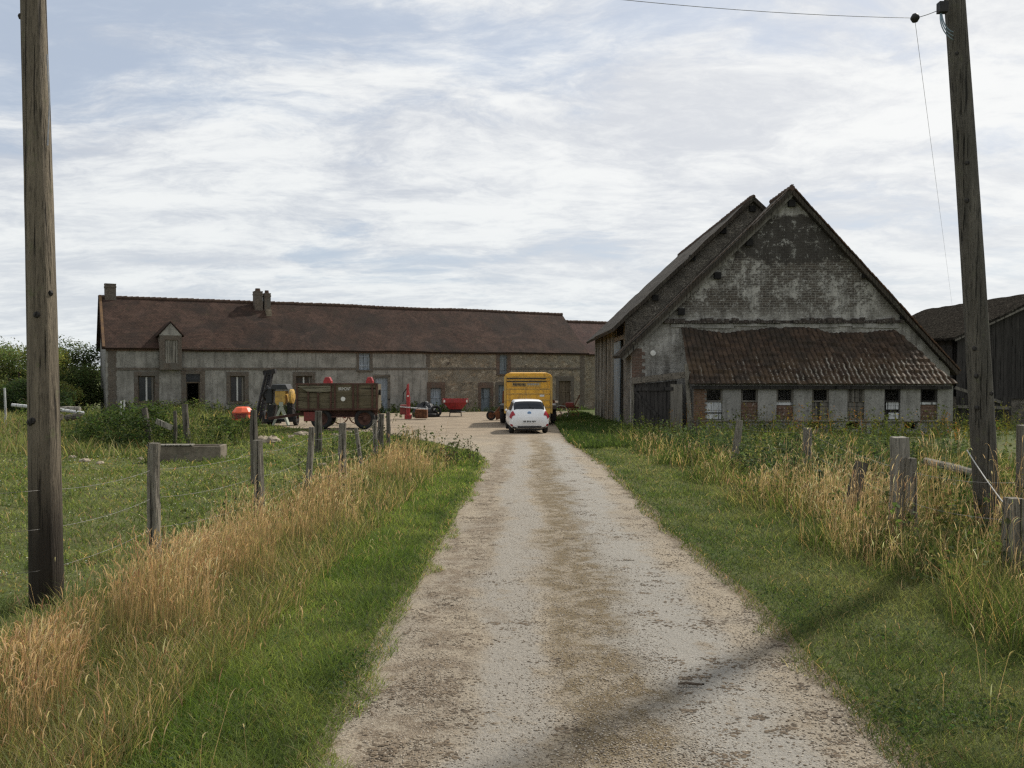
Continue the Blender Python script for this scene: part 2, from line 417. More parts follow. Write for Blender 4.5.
M['trailer_rust'] = m_rough('trailer_chassis', (.065, .03, .022), (.11, .055, .038), 5, 30, .4, .8)
M['carwhite'] = m_paint('white_car_paint', (.78, .78, .77), (.6, .585, .55), .22, 0, .3, 2)
M['carglass'] = m_paint('tinted_glass', (.012, .014, .017), (.02, .02, .02), .06, 0, .2)
M['carred'] = m_paint('tail_lamp_red', (.3, .012, .02), (.2, .01, .015), .15, 0, .2)
M['black_plastic'] = m_paint('black_plastic', (.02, .02, .021), (.05, .048, .044), .5, 0, .4)
M['white_mark'] = m_paint('white_marking', (.7, .68, .62), (.45, .42, .36), .6, 0, .4, 9)
M['blue_mark'] = m_paint('blue_emblem', (.12, .25, .45), (.3, .35, .4), .3)
M['plate_mark'] = m_paint('number_plate_white', (.7, .7, .68), (.5, .5, .48), .5)
M['terracotta'] = m_rough('terracotta', (.36, .13, .07), (.45, .19, .11), 4)
M['wire'] = m_rough('galvanised_wire', (.2, .19, .175), (.3, .285, .26), 9, 40, .2, .6, metal=.4)
M['cable'] = m_rough('grey_cable', (.3, .31, .33), (.36, .37, .39), 9, 40, .1, .7)
M['cable_blue'] = m_rough('blue_grey_cable', (.2, .27, .31), (.28, .35, .39), 9, 40, .1, .7)
M['rope'] = m_rough('pale_cord', (.5, .49, .44), (.62, .6, .55), 20, 90, .4)
M['bark'] = m_wood('bark', (.08, .06, .045), (.14, .11, .08), 8)
M['grass'] = m_foliage('grass_blades', .48, .02)
M['dry'] = m_foliage('dry_grass_stems', .4, .02)
M['leaf'] = m_foliage('leaf_green', .42, .02)

# ground
def m_ground():
    t = NT('pasture_soil'); v = t.coord()
    a = t.noise(v, .22, 6, .6, .3); b = t.noise(v, 1.6, 6, .65); c = t.noise(v, 14, 5, .7)
    col = t.mix(t.ramp(a, .35, .65), (.075, .1, .03), (.13, .14, .055))
    col = t.mix(t.ramp(b, .45, .7, 0, .8), col, (.12, .105, .05))
    col = t.mix(t.ramp(c, .42, .7, 0, .7), col, (.03, .035, .014))
    h = t.math('ADD', b, t.math('MULTIPLY', c, .7))
    return t.pbr(col, .95, t.bump(h, 1, .08), 0, .1)
M['ground'] = m_ground()
def m_track():
    t = NT('gravel_track'); v = t.coord(); q = t.n('SeparateXYZ', Vector=v); x = q.outputs[0]; y = q.outputs[1]
    wob = t.math('MULTIPLY', t.math('SUBTRACT', t.noise(v, .5, 4, .6), .5), 1.1)
    wob2 = t.math('MULTIPLY', t.math('SUBTRACT', t.noise(v, 2.5, 5, .7), .5), .55)
    xx = t.math('ADD', t.math('ADD', x, wob), wob2)
    xx = t.math('SUBTRACT', xx, t.math('MULTIPLY', y, .016))
    band = lambda c, w: t.ramp(t.math('ABSOLUTE', t.math('SUBTRACT', xx, c)), w * .4, w, 1, 0)
    g1 = t.noise(v, 42, 4, .7); g2 = t.noise(v, 120, 3, .7); big = t.noise(v, .9, 6, .65, .5); mid = t.noise(v, 5, 6, .7)
    near = t.ramp(y, 26, 36, 1, 0)
    col = t.mix(t.ramp(big, .35, .65), (.34, .285, .21), (.285, .246, .192))
    col = t.mix(t.math('MULTIPLY', band(1.0, .55), near), col, (.3, .28, .243))
    col = t.mix(t.math('MULTIPLY', band(-.12, .32), t.math('MULTIPLY', near, .9)), col, (.29, .266, .227))
    rough_mid = t.math('MULTIPLY', t.math('MULTIPLY', band(.52, .42), near), t.ramp(mid, .42, .56, .25, 1))
    col = t.mix(rough_mid, col, t.mix(t.ramp(g2, .42, .6), (.1, .077, .043), (.225, .172, .1)))
    col = t.mix(t.math('MULTIPLY', band(-.62, .33), t.math('MULTIPLY', near, t.ramp(mid, .42, .56, .05, .8))), col, t.mix(t.ramp(g2, .42, .6), (.11, .083, .058), (.24, .185, .13)))
    col = t.mix(t.ramp(mid, .55, .72, 0, .6), col, (.235, .18, .115))
    col = t.mix(t.ramp(t.noise(t.map(v, (1, .55, 1)), 1.9, 7, .72, .8), .56, .68, 0, .55), col, (.2, .155, .105))
    col = t.mix(t.ramp(y, 24, 34, 0, .75), col, t.mix(t.ramp(big, .38, .6), (.3, .235, .165), (.2, .155, .105)))
    ed = t.n('SeparateColor', Color=t.n('Attribute', {'attribute_name': 'edge'}).outputs[0]); jag = t.math('MULTIPLY', t.math('SUBTRACT', mid, .5), .7)
    col = t.mix(t.math('MULTIPLY', t.ramp(t.math('ADD', ed.outputs[1], jag), .04, .24, .85, 0), near), col, (.14, .105, .065))
    col = t.mix(t.math('MULTIPLY', t.ramp(t.math('ADD', ed.outputs[0], jag), .0, .14, .7, 0), near), col, (.17, .13, .075))
    trk = t.math('SUBTRACT', 1.0, t.math('MULTIPLY', t.math('MAXIMUM', band(1.0, .5), band(-.12, .3)), .6))
    col = t.mix(t.math('MULTIPLY', t.ramp(g1, .5, .68, 0, .75), trk), col, (.1, .077, .05))
    col = t.mix(t.ramp(g2, .55, .68, 0, .6), col, (.44, .39, .31)); col = t.mix(t.ramp(t.noise(v, 70, 3, .7), .56, .66, 0, .6), col, (.13, .105, .075))
    h = t.math('ADD', t.math('ADD', g1, t.math('MULTIPLY', g2, .5)), t.math('MULTIPLY', mid, 1.3))
    return t.pbr(col, .95, t.bump(h, .8, .03), 0, .12)
M['track'] = m_track()

# barn gable: render falling off brickwork, soot-dark brick high up, pale patch at the peak
def m_gable():
    t = NT('barn_gable_wall'); v = t.coord(); q = t.n('SeparateXYZ', Vector=v); x, z = q.outputs[0], q.outputs[2]
    uv = t.swiz(v, 'x', 'z')
    b = t.n('TexBrick', Vector=uv, Color1=(.05, .04, .033), Color2=(.1, .08, .062), Mortar=(.2, .182, .152), Scale=1.0, Mortar_Size=.016, Brick_Width=.3, Row_Height=.105)
    n1 = t.noise(v, .6, 7, .68, .4); n2 = t.noise(v, 3, 7, .72); n3 = t.noise(v, 20, 5, .7); st = t.noise(t.map(v, (1, 1, .15)), 2.2, 6, .65)
    n4 = t.noise(v, 9, 5, .75)
    pl = t.mix(t.ramp(n1, .4, .62), (.42, .4, .355), (.27, .255, .222))
    pl = t.mix(t.ramp(st, .46, .66, 0, .7), pl, (.095, .087, .074))
    dist = t.math('ADD', t.math('POWER', t.math('DIVIDE', t.math('SUBTRACT', x, 7.0), 3.2), 2.0), t.math('POWER', t.math('DIVIDE', t.math('SUBTRACT', z, 7.3), 1.05), 2.0))
    dark = t.ramp(t.math('ADD', dist, t.math('MULTIPLY', t.math('SUBTRACT', n2, .5), 3.0)), .75, 1.15, 1, 0)
    lost = t.math('ADD', t.ramp(t.math('ADD', t.math('ADD', t.math('MULTIPLY', n1, .5), t.math('MULTIPLY', n2, .45)), t.math('MULTIPLY', n4, .2)), .535, .605), dark, True)
    top = t.ramp(t.math('ADD', z, t.math('MULTIPLY', t.math('SUBTRACT', n2, .5), 1.2)), 8.25, 8.5)
    rt = t.ramp(t.math('ADD', x, t.math('MULTIPLY', t.math('SUBTRACT', n2, .5), 2)), 9.8, 11, 0, .85)
    lost = t.math('MULTIPLY', t.math('MAXIMUM', lost, rt), t.math('MULTIPLY', t.ramp(z, 3.9, 4.6, .35, 1), t.math('SUBTRACT', 1.0, t.math('MULTIPLY', top, .8))))
    bc = t.mix(t.math('MULTIPLY', dark, .8), b.outputs[0], (.03, .026, .023))
    bc = t.mix(t.ramp(n3, .4, .7, 0, .5), bc, (.04, .035, .03))
    col = t.mix(t.math('MULTIPLY', lost, .92), pl, bc)
    col = t.mix(t.ramp(t.math('ADD', n2, t.math('MULTIPLY', n3, .5)), .8, .88, 0, .75), col, (.4, .385, .345))
    col = t.mix(t.ramp(n4, .56, .66, 0, .65), col, (.045, .04, .034))
    h = t.math('ADD', t.math('MULTIPLY', t.math('SUBTRACT', 1.0, b.outputs[1]), t.math('MULTIPLY', lost, .7)), t.math('ADD', n2, t.math('MULTIPLY', n3, .5)))
    return t.pbr(col, .95, t.bump(h, .8, .04), 0, .12)
M['gable'] = m_gable()

# ------------------------------------------------------------------ ground sheets
def axis_vals(*segs):
    out = []
    for a, b, s in segs: out += list(np.arange(a, b, s))
    return np.array(out + [segs[-1][1]])
xs = axis_vals((-900, -100, 80), (-100, -40, 6), (-40, -16, 1.2), (-16, 16, .35), (16, 40, 1.2), (40, 100, 6), (100, 900, 80))
ys = axis_vals((-300, -20, 28), (-20, -2, 1.5), (-2, 30, .35), (30, 66, .8), (66, 120, 4), (120, 1500, 100))
XX, YY = np.meshgrid(xs, ys)
ZZ = gz(XX, YY); nx, ny = len(xs), len(ys)
mb = MB(); mb.v = list(zip(XX.ravel().tolist(), YY.ravel().tolist(), ZZ.ravel().tolist()))
mb.f = [(j * nx + i, j * nx + i + 1, (j + 1) * nx + i + 1, (j + 1) * nx + i) for j in range(ny - 1) for i in range(nx - 1)]
tag(mb.build('ground', M['ground'], smooth=True), kind='structure')
EDG = []; mb = MB(); ry = np.concatenate([np.arange(-30, 2, 1.0), np.arange(2, 30, .15), np.arange(30, 64, .4)]); K = 30
for j, y in enumerate(ry):
    l = float(roadL(y)) - .06 + .16 * (float(vnoise(3, y, 1.3)) - .5) + .05 * (float(vnoise(9, y, .4)) - .5)
    r = float(roadR(y)) + .06 + .16 * (float(vnoise(13, y, 1.3)) - .5) + .05 * (float(vnoise(29, y, .4)) - .5)
    for k in range(K + 1):
        s = k / K; x = l + (r - l) * s
        EDG.append((x - l, r - x)); mb.v.append((x, y, -0.026 * max(y, 0) + .012 + .02 * (float(vnoise(x, y, .35, 5)) - .5) * min(1, 6 * s, 6 * (1 - s))))
mb.f = [(j * (K + 1) + k, j * (K + 1) + k + 1, (j + 1) * (K + 1) + k + 1, (j + 1) * (K + 1) + k) for j in range(len(ry) - 1) for k in range(K)]
rd_ = tag(mb.build('gravel_road', M['track'], smooth=True), kind='structure')
at_ = rd_.data.color_attributes.new('edge', 'FLOAT_COLOR', 'POINT'); at_.data.foreach_set('color', [q for a, b in EDG for q in (min(a, 1), min(b, 1), 0, 1)])

# ------------------------------------------------------------------ building helpers
def wall_open(xs_, zs_, holes, t, M_, name, parent, y0=0.0):
    """wall in the xz plane (front at y0, t thick) with rectangular openings, one clean mesh"""
    xv = sorted(set([xs_[0], xs_[1]] + [h[0] for h in holes] + [h[1] for h in holes])); xv = [x for x in xv if xs_[0] <= x <= xs_[1]]
    zv = sorted(set([zs_[0], zs_[1]] + [h[2] for h in holes] + [h[3] for h in holes])); zv = [z for z in zv if zs_[0] <= z <= zs_[1]]
    nx, nz = len(xv) - 1, len(zv) - 1
    def solid(i, k):
        if not (0 <= i < nx and 0 <= k < nz): return False
        cx, cz = (xv[i] + xv[i + 1]) / 2, (zv[k] + zv[k + 1]) / 2
        return not any(h[0] < cx < h[1] and h[2] < cz < h[3] for h in holes)
    mb = MB()
    for i in range(nx):
        for k in range(nz):
            if not solid(i, k): continue
            x0, x1, z0, z1 = xv[i], xv[i + 1], zv[k], zv[k + 1]; y1 = y0 + t
            mb.add([(x0, y0, z0), (x1, y0, z0), (x1, y0, z1), (x0, y0, z1)], [(0, 1, 2, 3)])
            mb.add([(x0, y1, z0), (x1, y1, z0), (x1, y1, z1), (x0, y1, z1)], [(3, 2, 1, 0)])
            if not solid(i - 1, k): mb.add([(x0, y0, z0), (x0, y1, z0), (x0, y1, z1), (x0, y0, z1)], [(3, 2, 1, 0)])
            if not solid(i + 1, k): mb.add([(x1, y0, z0), (x1, y1, z0), (x1, y1, z1), (x1, y0, z1)], [(0, 1, 2, 3)])
            if not solid(i, k - 1): mb.add([(x0, y0, z0), (x1, y0, z0), (x1, y1, z0), (x0, y1, z0)], [(3, 2, 1, 0)])
            if not solid(i, k + 1): mb.add([(x0, y0, z1), (x1, y0, z1), (x1, y1, z1), (x0, y1, z1)], [(0, 1, 2, 3)])
    me_o = mb.build(name, M_, parent); return me_o

def slope(name, m, parent, x0, x1, y0, z0, y1, z1, thick=.12, nx=60, ny=10, sag=.05, step=0.0):
    """roof plane from eave (y0,z0) to ridge (y1,z1), gently uneven, solid"""
    mb = MB(); L = math.hypot(y1 - y0, z1 - z0); n = Vector((0, -(z1 - z0), (y1 - y0))) / L
    if n.z < 0: n = -n
    for off in (0, -thick):
        for j in range(ny + 1):
            for i in range(nx + 1):
                s, t = i / nx, j / ny; x = x0 + (x1 - x0) * s
                d = sag * (float(vnoise(x, t * 6, 3.5, 4)) - .5) * 2 + .5 * sag * (float(vnoise(x, t * 6, .9, 6)) - .5)
                p = Vector((x, y0 + (y1 - y0) * t, z0 + (z1 - z0) * t)) + n * (off + d)
                mb.v.append(tuple(p))
    W = nx + 1; T = W * (ny + 1)
    for j in range(ny):
        for i in range(nx):
            a = j * W + i; mb.f.append((a, a + 1, a + W + 1, a + W)); mb.f.append((T + a, T + a + W, T + a + W + 1, T + a + 1))
    for i in range(nx):
        mb.f.append((i, T + i, T + i + 1, i + 1)); a = ny * W + i; mb.f.append((a, a + 1, T + a + 1, T + a))
    for j in range(ny):
        a = j * W; mb.f.append((a, a + W, T + a + W, T + a)); a = j * W + nx; mb.f.append((a, T + a, T + a + W, a + W))
    return mb.build(name, m, parent)

def ridge_row(name, m, parent, x0, x1, y, z, r=.13, L=.36, axis='x', sagf=None):
    mb = MB(); n = int(abs(x1 - x0) / L)
    for i in range(n):
        a = x0 + (x1 - x0) * i / n; b = a + (x1 - x0) / n * 1.04; dz = random.uniform(-.012, .012) + (sagf(a) if sagf else 0)
        p, q = ((a, y, z + dz), (b, y, z + dz + .02)) if axis == 'x' else ((y, a, z + dz), (y, b, z + dz + .02))
        mb.tube([p, q], [r * random.uniform(.9, 1.06), r * 1.12], 8)
    return mb.build(name, m, parent)

# ------------------------------------------------------------------ FARMHOUSE
TH = R(29.5)
H0 = Vector((-26.19, 51.6, 0)); HL = 37.5
hd = Vector((math.cos(TH), math.sin(TH), 0))
HZ = -1.82                                                          # base level of the walls
house = thing('farmhouse', 'long low farmhouse with brown tiled roof, grey rendered front and rubble end', 'farmhouse', (H0.x, H0.y, HZ), TH)
def hp(x, y, off=0.0):
    """point of the photograph's front wall -> (along, up) in the house's own frame"""
    r = ray(x, y); o = H0 + Vector((-hd.y, hd.x, 0)) * off
    s = (o.x * r.y - o.y * r.x) / (hd.y * r.x - hd.x * r.y)
    t = (o.y + s * hd.y) / r.y
    return s, CAMZ + r.z * t - HZ
def hx(x): return hp(x, 370)[0]
EAVE = hp(106, 346)[1] - .06
RIDGE = EAVE + 3.4
HW = 4.1
def rect(x0, x1, y0, y1, zmin=None):
    a, z1 = hp(x0, y0); b, _ = hp(x1, y0); z0 = hp((x0 + x1) / 2, y1)[1]
    return [a, b, z0 if zmin is None else zmin, z1]
op = dict(w1=rect(138, 155, 376, 402), door=rect(186, 200, 374, 410, .12), w2=rect(230, 245, 376, 402), w3=rect(296, 312, 376, 402), hatch=rect(359, 370, 353, 370),
          blue=rect(375, 388, 377.5, 407, -.9), small=rect(430.5, 441.5, 388, 408, -1.1), grey=rect(481, 490.5, 388, 408, -1.25), loft=rect(499.5, 507.5, 354, 374), low=rect(498.5, 507, 385, 407, -1.3),
          last=rect(559, 571, 381, 407, -1.4))
BASEZ = -2.3
split = hx(428)
lh = [v for k, v in op.items() if v[1] < split]; rh = [v for k, v in op.items() if v[0] > split]
wallL = wall_open((0.0, split), (BASEZ, EAVE), lh, .5, M['plaster'], 'wall', house)
wallR = wall_open((split, HL), (BASEZ, EAVE), rh, .5, M['rubble'], 'wall', house); tag(wallR, 'bare flint rubble front wall')
# gables and back
for nm, x0, x1, mm in (('gable_wall', .004, .5, M['limewash']), ('gable_wall', HL - .5, HL - .004, M['rubble'])):
    MB().prism([(.5, BASEZ), (2 * HW, BASEZ), (2 * HW, EAVE), (HW, RIDGE - .1), (.5, EAVE + .36)], x0, x1, 'yz').build(nm, mm, house)
MB().box(.5, HL - .5, 2 * HW - .5, 2 * HW - .004, BASEZ, EAVE).build('back_wall', M['plaster'], house)
MB().box(.5, HL - .5, .52, 2 * HW - .52, EAVE - .2, EAVE - .05).build('loft_floor', M['board_dark'], house)
# roof
ov = .28; rs = (RIDGE - EAVE) / HW
slope('roof', M['tiles'], house, -.25, HL + .2, -ov, EAVE - ov * rs + .16, HW, RIDGE + .16, .14, 150, 14, .07)
slope('roof', M['tiles'], house, -.25, HL + .2, 2 * HW + ov, EAVE - ov * rs + .16, HW, RIDGE + .15, .14, 60, 8, .06)
ridge_row('ridge_tiles', M['ridge'], house, -.25, HL + .2, HW, RIDGE + .14, .13, .36, sagf=lambda a: .13 * (float(vnoise(a, 6, 3.5, 4)) - .5))
# lichen-covered verge at the left end
vm = m_rough('lichen_verge', (.12, .07, .04), (.17, .1, .045), 2.5, 20, .6, c3=(.08, .05, .035))
MB().beam((-.12, -ov - .02, EAVE - ov * rs + .24), (-.12, HW, RIDGE + .25), .16, .06).build('verge', vm, house)
# cornice, string course, quoins
def clip_x(x0, x1, gaps):
    segs = [(x0, x1)]
    for a, b in gaps: segs = [s for p, q in segs for s in ((p, min(q, a)), (max(p, b), q)) if s[1] - s[0] > .02]
    return segs
dx0, dx1 = hx(159), hx(181)
mb = MB()
for a, b in clip_x(0, HL, [(dx0, dx1)]):
    mb.box(a, b, -.1, -.003, EAVE - .24, EAVE - .12); mb.box(a, b, -.17, -.003, EAVE - .117, EAVE + .02)
mb.build('cornice', M['brick'], house)
zs_ = hp(300, 368.6)[1]
mb = MB()
for a, b in clip_x(.55, HL - .55, [(v[0] - .26, v[1] + .26) for v in op.values() if v[3] > zs_ + .0 or v[3] + .3 > zs_ > v[2]]):
    mb.box(a, b, -.05, -.003, zs_ - .09, zs_ + .07)
mb.build('string_course', M['brick_brown'], house)
def quoins(x, w, z0, z1, name='quoins', mt='brick_brown', y=-.02):
    mb = MB(); z = z0; k = 0
    while z < z1 - .02:
        h = min(.3, z1 - z); e = .035 * (k % 2)
        mb.box(x - w / 2 - e, x + w / 2 + e, y, -.002, z, z + h - .004); z += h; k += 1
    return mb.build(name, M[mt], house)
quoins(.36, .45, BASEZ, EAVE - .26); quoins(HL - .36, .45, BASEZ, EAVE - .26)
quoins(hx(586) if False else split, .3, zs_ + .1, EAVE - .26)
# openings
def surround(v, w=.24, mt='brick_brown', sill=True, top=.3):
    mb = MB(); a, b, z0, z1 = v; y = -.03
    mb.box(a - w, a, y, -.002, z0, z1); mb.box(b, b + w, y, -.002, z0, z1); mb.box(a - w - .004, b + w + .004, y - .012, -.002, z1, z1 + top)
    if sill: mb.box(a - w, b + w, y - .08, -.002, z0 - .12, z0)
    return mb.build('surround', M[mt], house, bevel=.008)
def window(v):
    a, b, z0, z1 = v
    f = MB(); y0, y1 = .14, .22; t = .07
    f.box(a, a + t, y0, y1, z0, z1).box(b - t, b, y0, y1, z0, z1).box(a + t, b - t, y0, y1, z0, z0 + t).box(a + t, b - t, y0, y1, z1 - t, z1)
    w = f.build('window', M['frame_brown'], house)
    m = (a + b) / 2
    MB().box(m - .05, m + .05, y0 - .02, y1 - .004, z0 + t, z1 - t).build('mullion', M['frame_white'], w)
    MB().box(a + t, b - t, .17, .19, z0 + t, z1 - t).build('pane', M['glass'], w)
    # folded dim shutter inside the right half, as the photo shows a paler strip
    MB().box(b - t - .14, b - t - .02, .12, .16, z0 + t, z1 - t).build('shutter', M['board'], w)
for k in ('w1', 'w2', 'w3'): window(op[k]); surround(op[k])
def door(v, mt, plank=.16, y=.16, zt=None, name='door', rail=True):
    a, b, z0, z1 = v; zt = zt or z1; mb = MB(); n = max(2, round((b - a) / plank)); p = (b - a) / n
    for i in range(n): mb.box(a + i * p + .006, a + (i + 1) * p - .006, y + random.uniform(0, .008), y + .05, z0 + .01, zt - .01)
    d = mb.build(name, M[mt], house)
    if rail:
        r = MB(); r.box(a + .03, b - .03, y - .03, y - .003, z0 + (zt - z0) * .2, z0 + (zt - z0) * .2 + .12); r.box(a + .03, b - .03, y - .03, y - .003, z0 + (zt - z0) * .75, z0 + (zt - z0) * .75 + .12)
        r.build('rail', M[mt], d)
    return d
v = op['door']; surround(v, .3, sill=False, top=.25)
zt = v[2] + (v[3] - v[2]) * .8
MB().box(v[0], v[1], .15, .24, zt, zt + .09).build('transom', M['frame_brown'], house)
MB().box(v[0], v[1], .18, .2, zt + .09, v[3]).build('fanlight', M['glass'], house)
MB().box(v[0], v[0] + .07, .13, .25, v[2], zt).box(v[1] - .07, v[1], .13, .25, v[2], zt).build('door_frame', M['frame_brown'], house)
od = MB().box(0, .04, 0, v[1] - v[0] - .15, v[2], zt).build('door', M['board_dark'], house); od.location = (v[0] + .075, .26, 0)  # standing open inwards
MB().box(v[0] - .2, v[1] + .2, -.5, -.035, BASEZ + 1.6, v[2]).build('doorstep', M['concrete'], house)
surround(op['hatch'], .2, sill=True, top=.12); door(op['hatch'], 'grey_door')
surround(op['blue'], .16, 'timber_x', False, .22); door(op['blue'], 'grey_door')
surround(op['small'], .3, 'brick', False, .45); door(op['small'], 'grey_door', zt=op['small'][3] - .04)
surround(op['grey'], .25, 'brick', False, .45); door(op['grey'], 'blue_board')
door(op['loft'], 'blue_board'); surround(op['loft'], .3, 'brick', True, .05); door(op['low'], 'blue_board'); surround(op['low'], .3, 'brick_brown', False, .25)
surround(op['last'], .3, 'brick_brown', False, .4); door(op['last'], 'frame_brown')
# dormer over the eave (wall face carried up, small gabled roof)
dz0, dz1 = hp(170, 366)[1], hp(170, 336)[1]; dzp = hp(170, 323)[1]
dh = rect(164, 177, 340, 363)
mb = MB(); dm = (dx0 + dx1) / 2
dw = wall_open((dx0, dx1), (dz0 - .25, dz1 + .02), [dh], 1.6, M['brick_brown'], 'dormer_wall', house, y0=-.44)
MB().prism([(dx0 - .02, dz1 + .024), (dx1 + .02, dz1 + .024), (dm, dzp - .02)], -.45, 2.2).build('dormer_gable', M['plaster'], dw)
for s in (-1, 1):
    e = (dx0 - .16) if s < 0 else (dx1 + .16); r = MB()
    r.prism([(e, dz1 - .05), (e, dz1 + .03), (dm, dzp + .1), (dm, dzp + .01)], -.52, 2.9).build('dormer_roof', M['tiles'], dw)
q = MB(); n = 5; p = (dh[1] - dh[0]) / n
for i in range(n): q.box(dh[0] + i * p + .01, dh[0] + (i + 1) * p - .01, -.38, -.33, dh[2], dh[3])
q.build('dormer_shutter', M['board_light'], dw)
# chimneys
def chimney(x, y, w, d, z0, z1, mt='brick_brown', pot=True):
    c = MB().box(x - w / 2, x + w / 2, y - d / 2, y + d / 2, z0, z1).build('chimney', M[mt], house, bevel=.015)
    MB().box(x - w / 2 - .02, x + w / 2 + .02, y - d / 2 - .03, y + d / 2 + .03, z1 - .2, z1 - .08).box(x - w / 2 - .012, x + w / 2 + .012, y - d / 2 - .012, y + d / 2 + .03, z1 + .002, z1 + .08).build('chimney_cap', M[mt], c)
    if pot: MB().lathe([(.0, z1 + .08), (w * .36, z1 + .081), (w * .3, z1 + .3), (0, z1 + .3)], 12, c=(x, y, 0)).build('chimney_pot', M['ridge'], c, smooth=False)
chimney(hp(110, 300, HW)[0] + .02, HW + .1, .7, .75, RIDGE - .9, hp(110, 285, HW)[1], pot=False)
chimney(hp(256.5, 300, HW)[0], HW - .45, .58, .7, RIDGE - 1.2, hp(256, 292.5, HW - .4)[1])
chimney(hp(265.3, 300, HW)[0], HW - .5, .46, .6, RIDGE - 1.3, hp(265, 294.5, HW - .4)[1])
MB().box(hp(263, 300, HW)[0] - .05, hp(267.5, 300, HW)[0], HW - 1.35, HW - .86, RIDGE - 1.0, RIDGE - .42).build('flashing', M['stone'], house)

# second house further along
h2 = thing('outbuilding', 'lower tiled outbuilding behind the right end of the farmhouse', 'outbuilding', tuple(H0 + hd * (HL + .25) + Vector((-hd.y, hd.x, 0)) * .9 + Vector((0, 0, HZ))), TH)
E2 = EAVE - .1; R2 = E2 + 2.95
wall_open((0, 12), (BASEZ - .6, E2), [(5, 6.6, BASEZ, .4)], .5, M['rubble'], 'wall', h2)
MB().box(5.02, 6.58, .2, .28, BASEZ, .38).build('door', M['board_dark'], h2)
for x0, x1 in ((.004, .5), (11.5, 11.996)): MB().prism([(.5, BASEZ - .6), (7.6, BASEZ - .6), (7.6, E2), (3.8, R2 - .1), (.5, E2 + .36)], x0, x1, 'yz').build('gable_wall', M['rubble'], h2)
slope('roof', M['tiles_far'], h2, -.1, 12.2, -.25, E2 - .05, 3.8, R2 + .12, .13, 50, 8, .05)
slope('roof', M['tiles_far'], h2, -.1, 12.2, 7.85, E2 - .05, 3.8, R2 + .11, .13, 30, 6, .05)
ridge_row('ridge_tiles', M['ridge'], h2, -.1, 12.2, 3.8, R2 + .12)

# ------------------------------------------------------------------ BIG BARN (two stepped gables)
BA = math.atan2(-.03, 1.0)
B0 = Vector((5.175, 34.5, 0)); BG = -.92                            # floor level
barn = thing('stone_barn', 'big dark stone barn with a tall gable facing the track and a tiled lean-to', 'barn', (B0.x, B0.y, 0), BA)
bx = Vector((math.cos(BA), math.sin(BA), 0)); by = Vector((-math.sin(BA), math.cos(BA), 0))
def bp(x, y, off=0.0):
    """photo point on the plane y = off of the barn frame -> (local x, z)"""
    r = ray(x, y); o = B0 + by * off
    t = (o.dot(by)) / (r.dot(by)); p = Vector((0, 0, CAMZ)) + r * t
    return (p - o).dot(bx), p.z
pkx, pkz = bp(790, 189); lx, lz = bp(618, 355); rx, rz_ = bp(957, 372)
D1, D2 = 2.7, 21.5
def ln(x, xa, za, xb, zb): return za + (zb - za) * (x - xa) / (xb - xa)
zL = ln(.0, lx, lz, pkx, pkz) - .2; zR = ln(rx - .3, rx, rz_, pkx, pkz) - .2
FLOOR = -1.6
BR = rx - .3
MB().prism([(0, FLOOR), (BR, FLOOR), (BR, zR), (pkx, pkz - .22), (0, zL)], 0, .55).build('gable_wall', M['gable'], barn)
MB().box(.004, .5, .55, D1, FLOOR, zL).build('side_wall', M['rubble_dark'], barn)
MB().box(BR - .5, BR - .004, .55, D2, FLOOR, zR).build('side_wall', M['rubble_dark'], barn)
# roof of the front bay: two solid slopes running back (thickness seen at the verge)
def barn_slope(name, xa, za, xb, zb, y0, y1, th=.16, mt='tiles_barn', n=26, sag=.05):
    mb = MB(); L = math.hypot(xb - xa, zb - za); nrm = Vector((-(zb - za), 0, xb - xa)) / L
    if nrm.z < 0: nrm = -nrm
    cols = 10
    for off in (0, -th):
        for j in range(cols + 1):
            for i in range(n + 1):
                s = i / n; y = y0 + (y1 - y0) * j / cols
                d = sag * (float(vnoise(s * L, y, 2.2, 3)) - .5) + .06 * (float(vnoise(s * L, y, .35, 8)) - .5)
                p = Vector((xa + (xb - xa) * s, y, za + (zb - za) * s)) + nrm * (off + (d if off == 0 else d * .5)); mb.v.append(tuple(p))
    W = n + 1; T = W * (cols + 1)
    for j in range(cols):
        for i in range(n):
            a = j * W + i; mb.f += [(a, a + 1, a + W + 1, a + W), (T + a, T + a + W, T + a + W + 1, T + a + 1)]
    for i in range(n):
        mb.f.append((i, T + i, T + i + 1, i + 1)); a = cols * W + i; mb.f.append((a, a + 1, T + a + 1, T + a))
    for j in range(cols):
        a = j * W; mb.f.append((a, a + W, T + a + W, T + a)); a = j * W + n; mb.f.append((a, T + a, T + a + W, a + W))
    return mb.build(name, M[mt], barn)
barn_slope('roof', lx, lz - .02, pkx, pkz, -.32, D1 - .02)
barn_slope('roof', rx, rz_ - .02, pkx, pkz - .01, -.3, D1 - .02)
# verge boards and rough verge tiles under the front edge
MB().beam((lx + .12, -.2, lz - .14), (pkx, -.2, pkz - .24), .05, .26, (-.7, 0, .7)).build('bargeboard', M['board'], barn)
M['verge_lichen'] = m_rough('lichen_verge_tiles', (.06, .042, .03), (.12, .066, .036), 4, 25, .8, c3=(.19, .095, .04))
for (xa, za, xb, zb) in ((rx, rz_, pkx, pkz), (lx, lz, pkx, pkz)):
    mb = MB(); n = 42
    for i in range(n):
        s = (i + random.uniform(-.1, .1)) / n; s2 = s + 1.25 / n; o = random.uniform(-.02, .02)
        a = Vector((xa + (xb - xa) * s, -.22 + o, za + (zb - za) * s + .05)); b = Vector((xa + (xb - xa) * s2, -.22 + o, za + (zb - za) * s2 + .08))
        mb.beam(a, b, .24, .045, (0, 0, 1))
    mb.build('verge_tiles', M['verge_lichen'] if xa > pkx - 1 else M['verge'], barn)
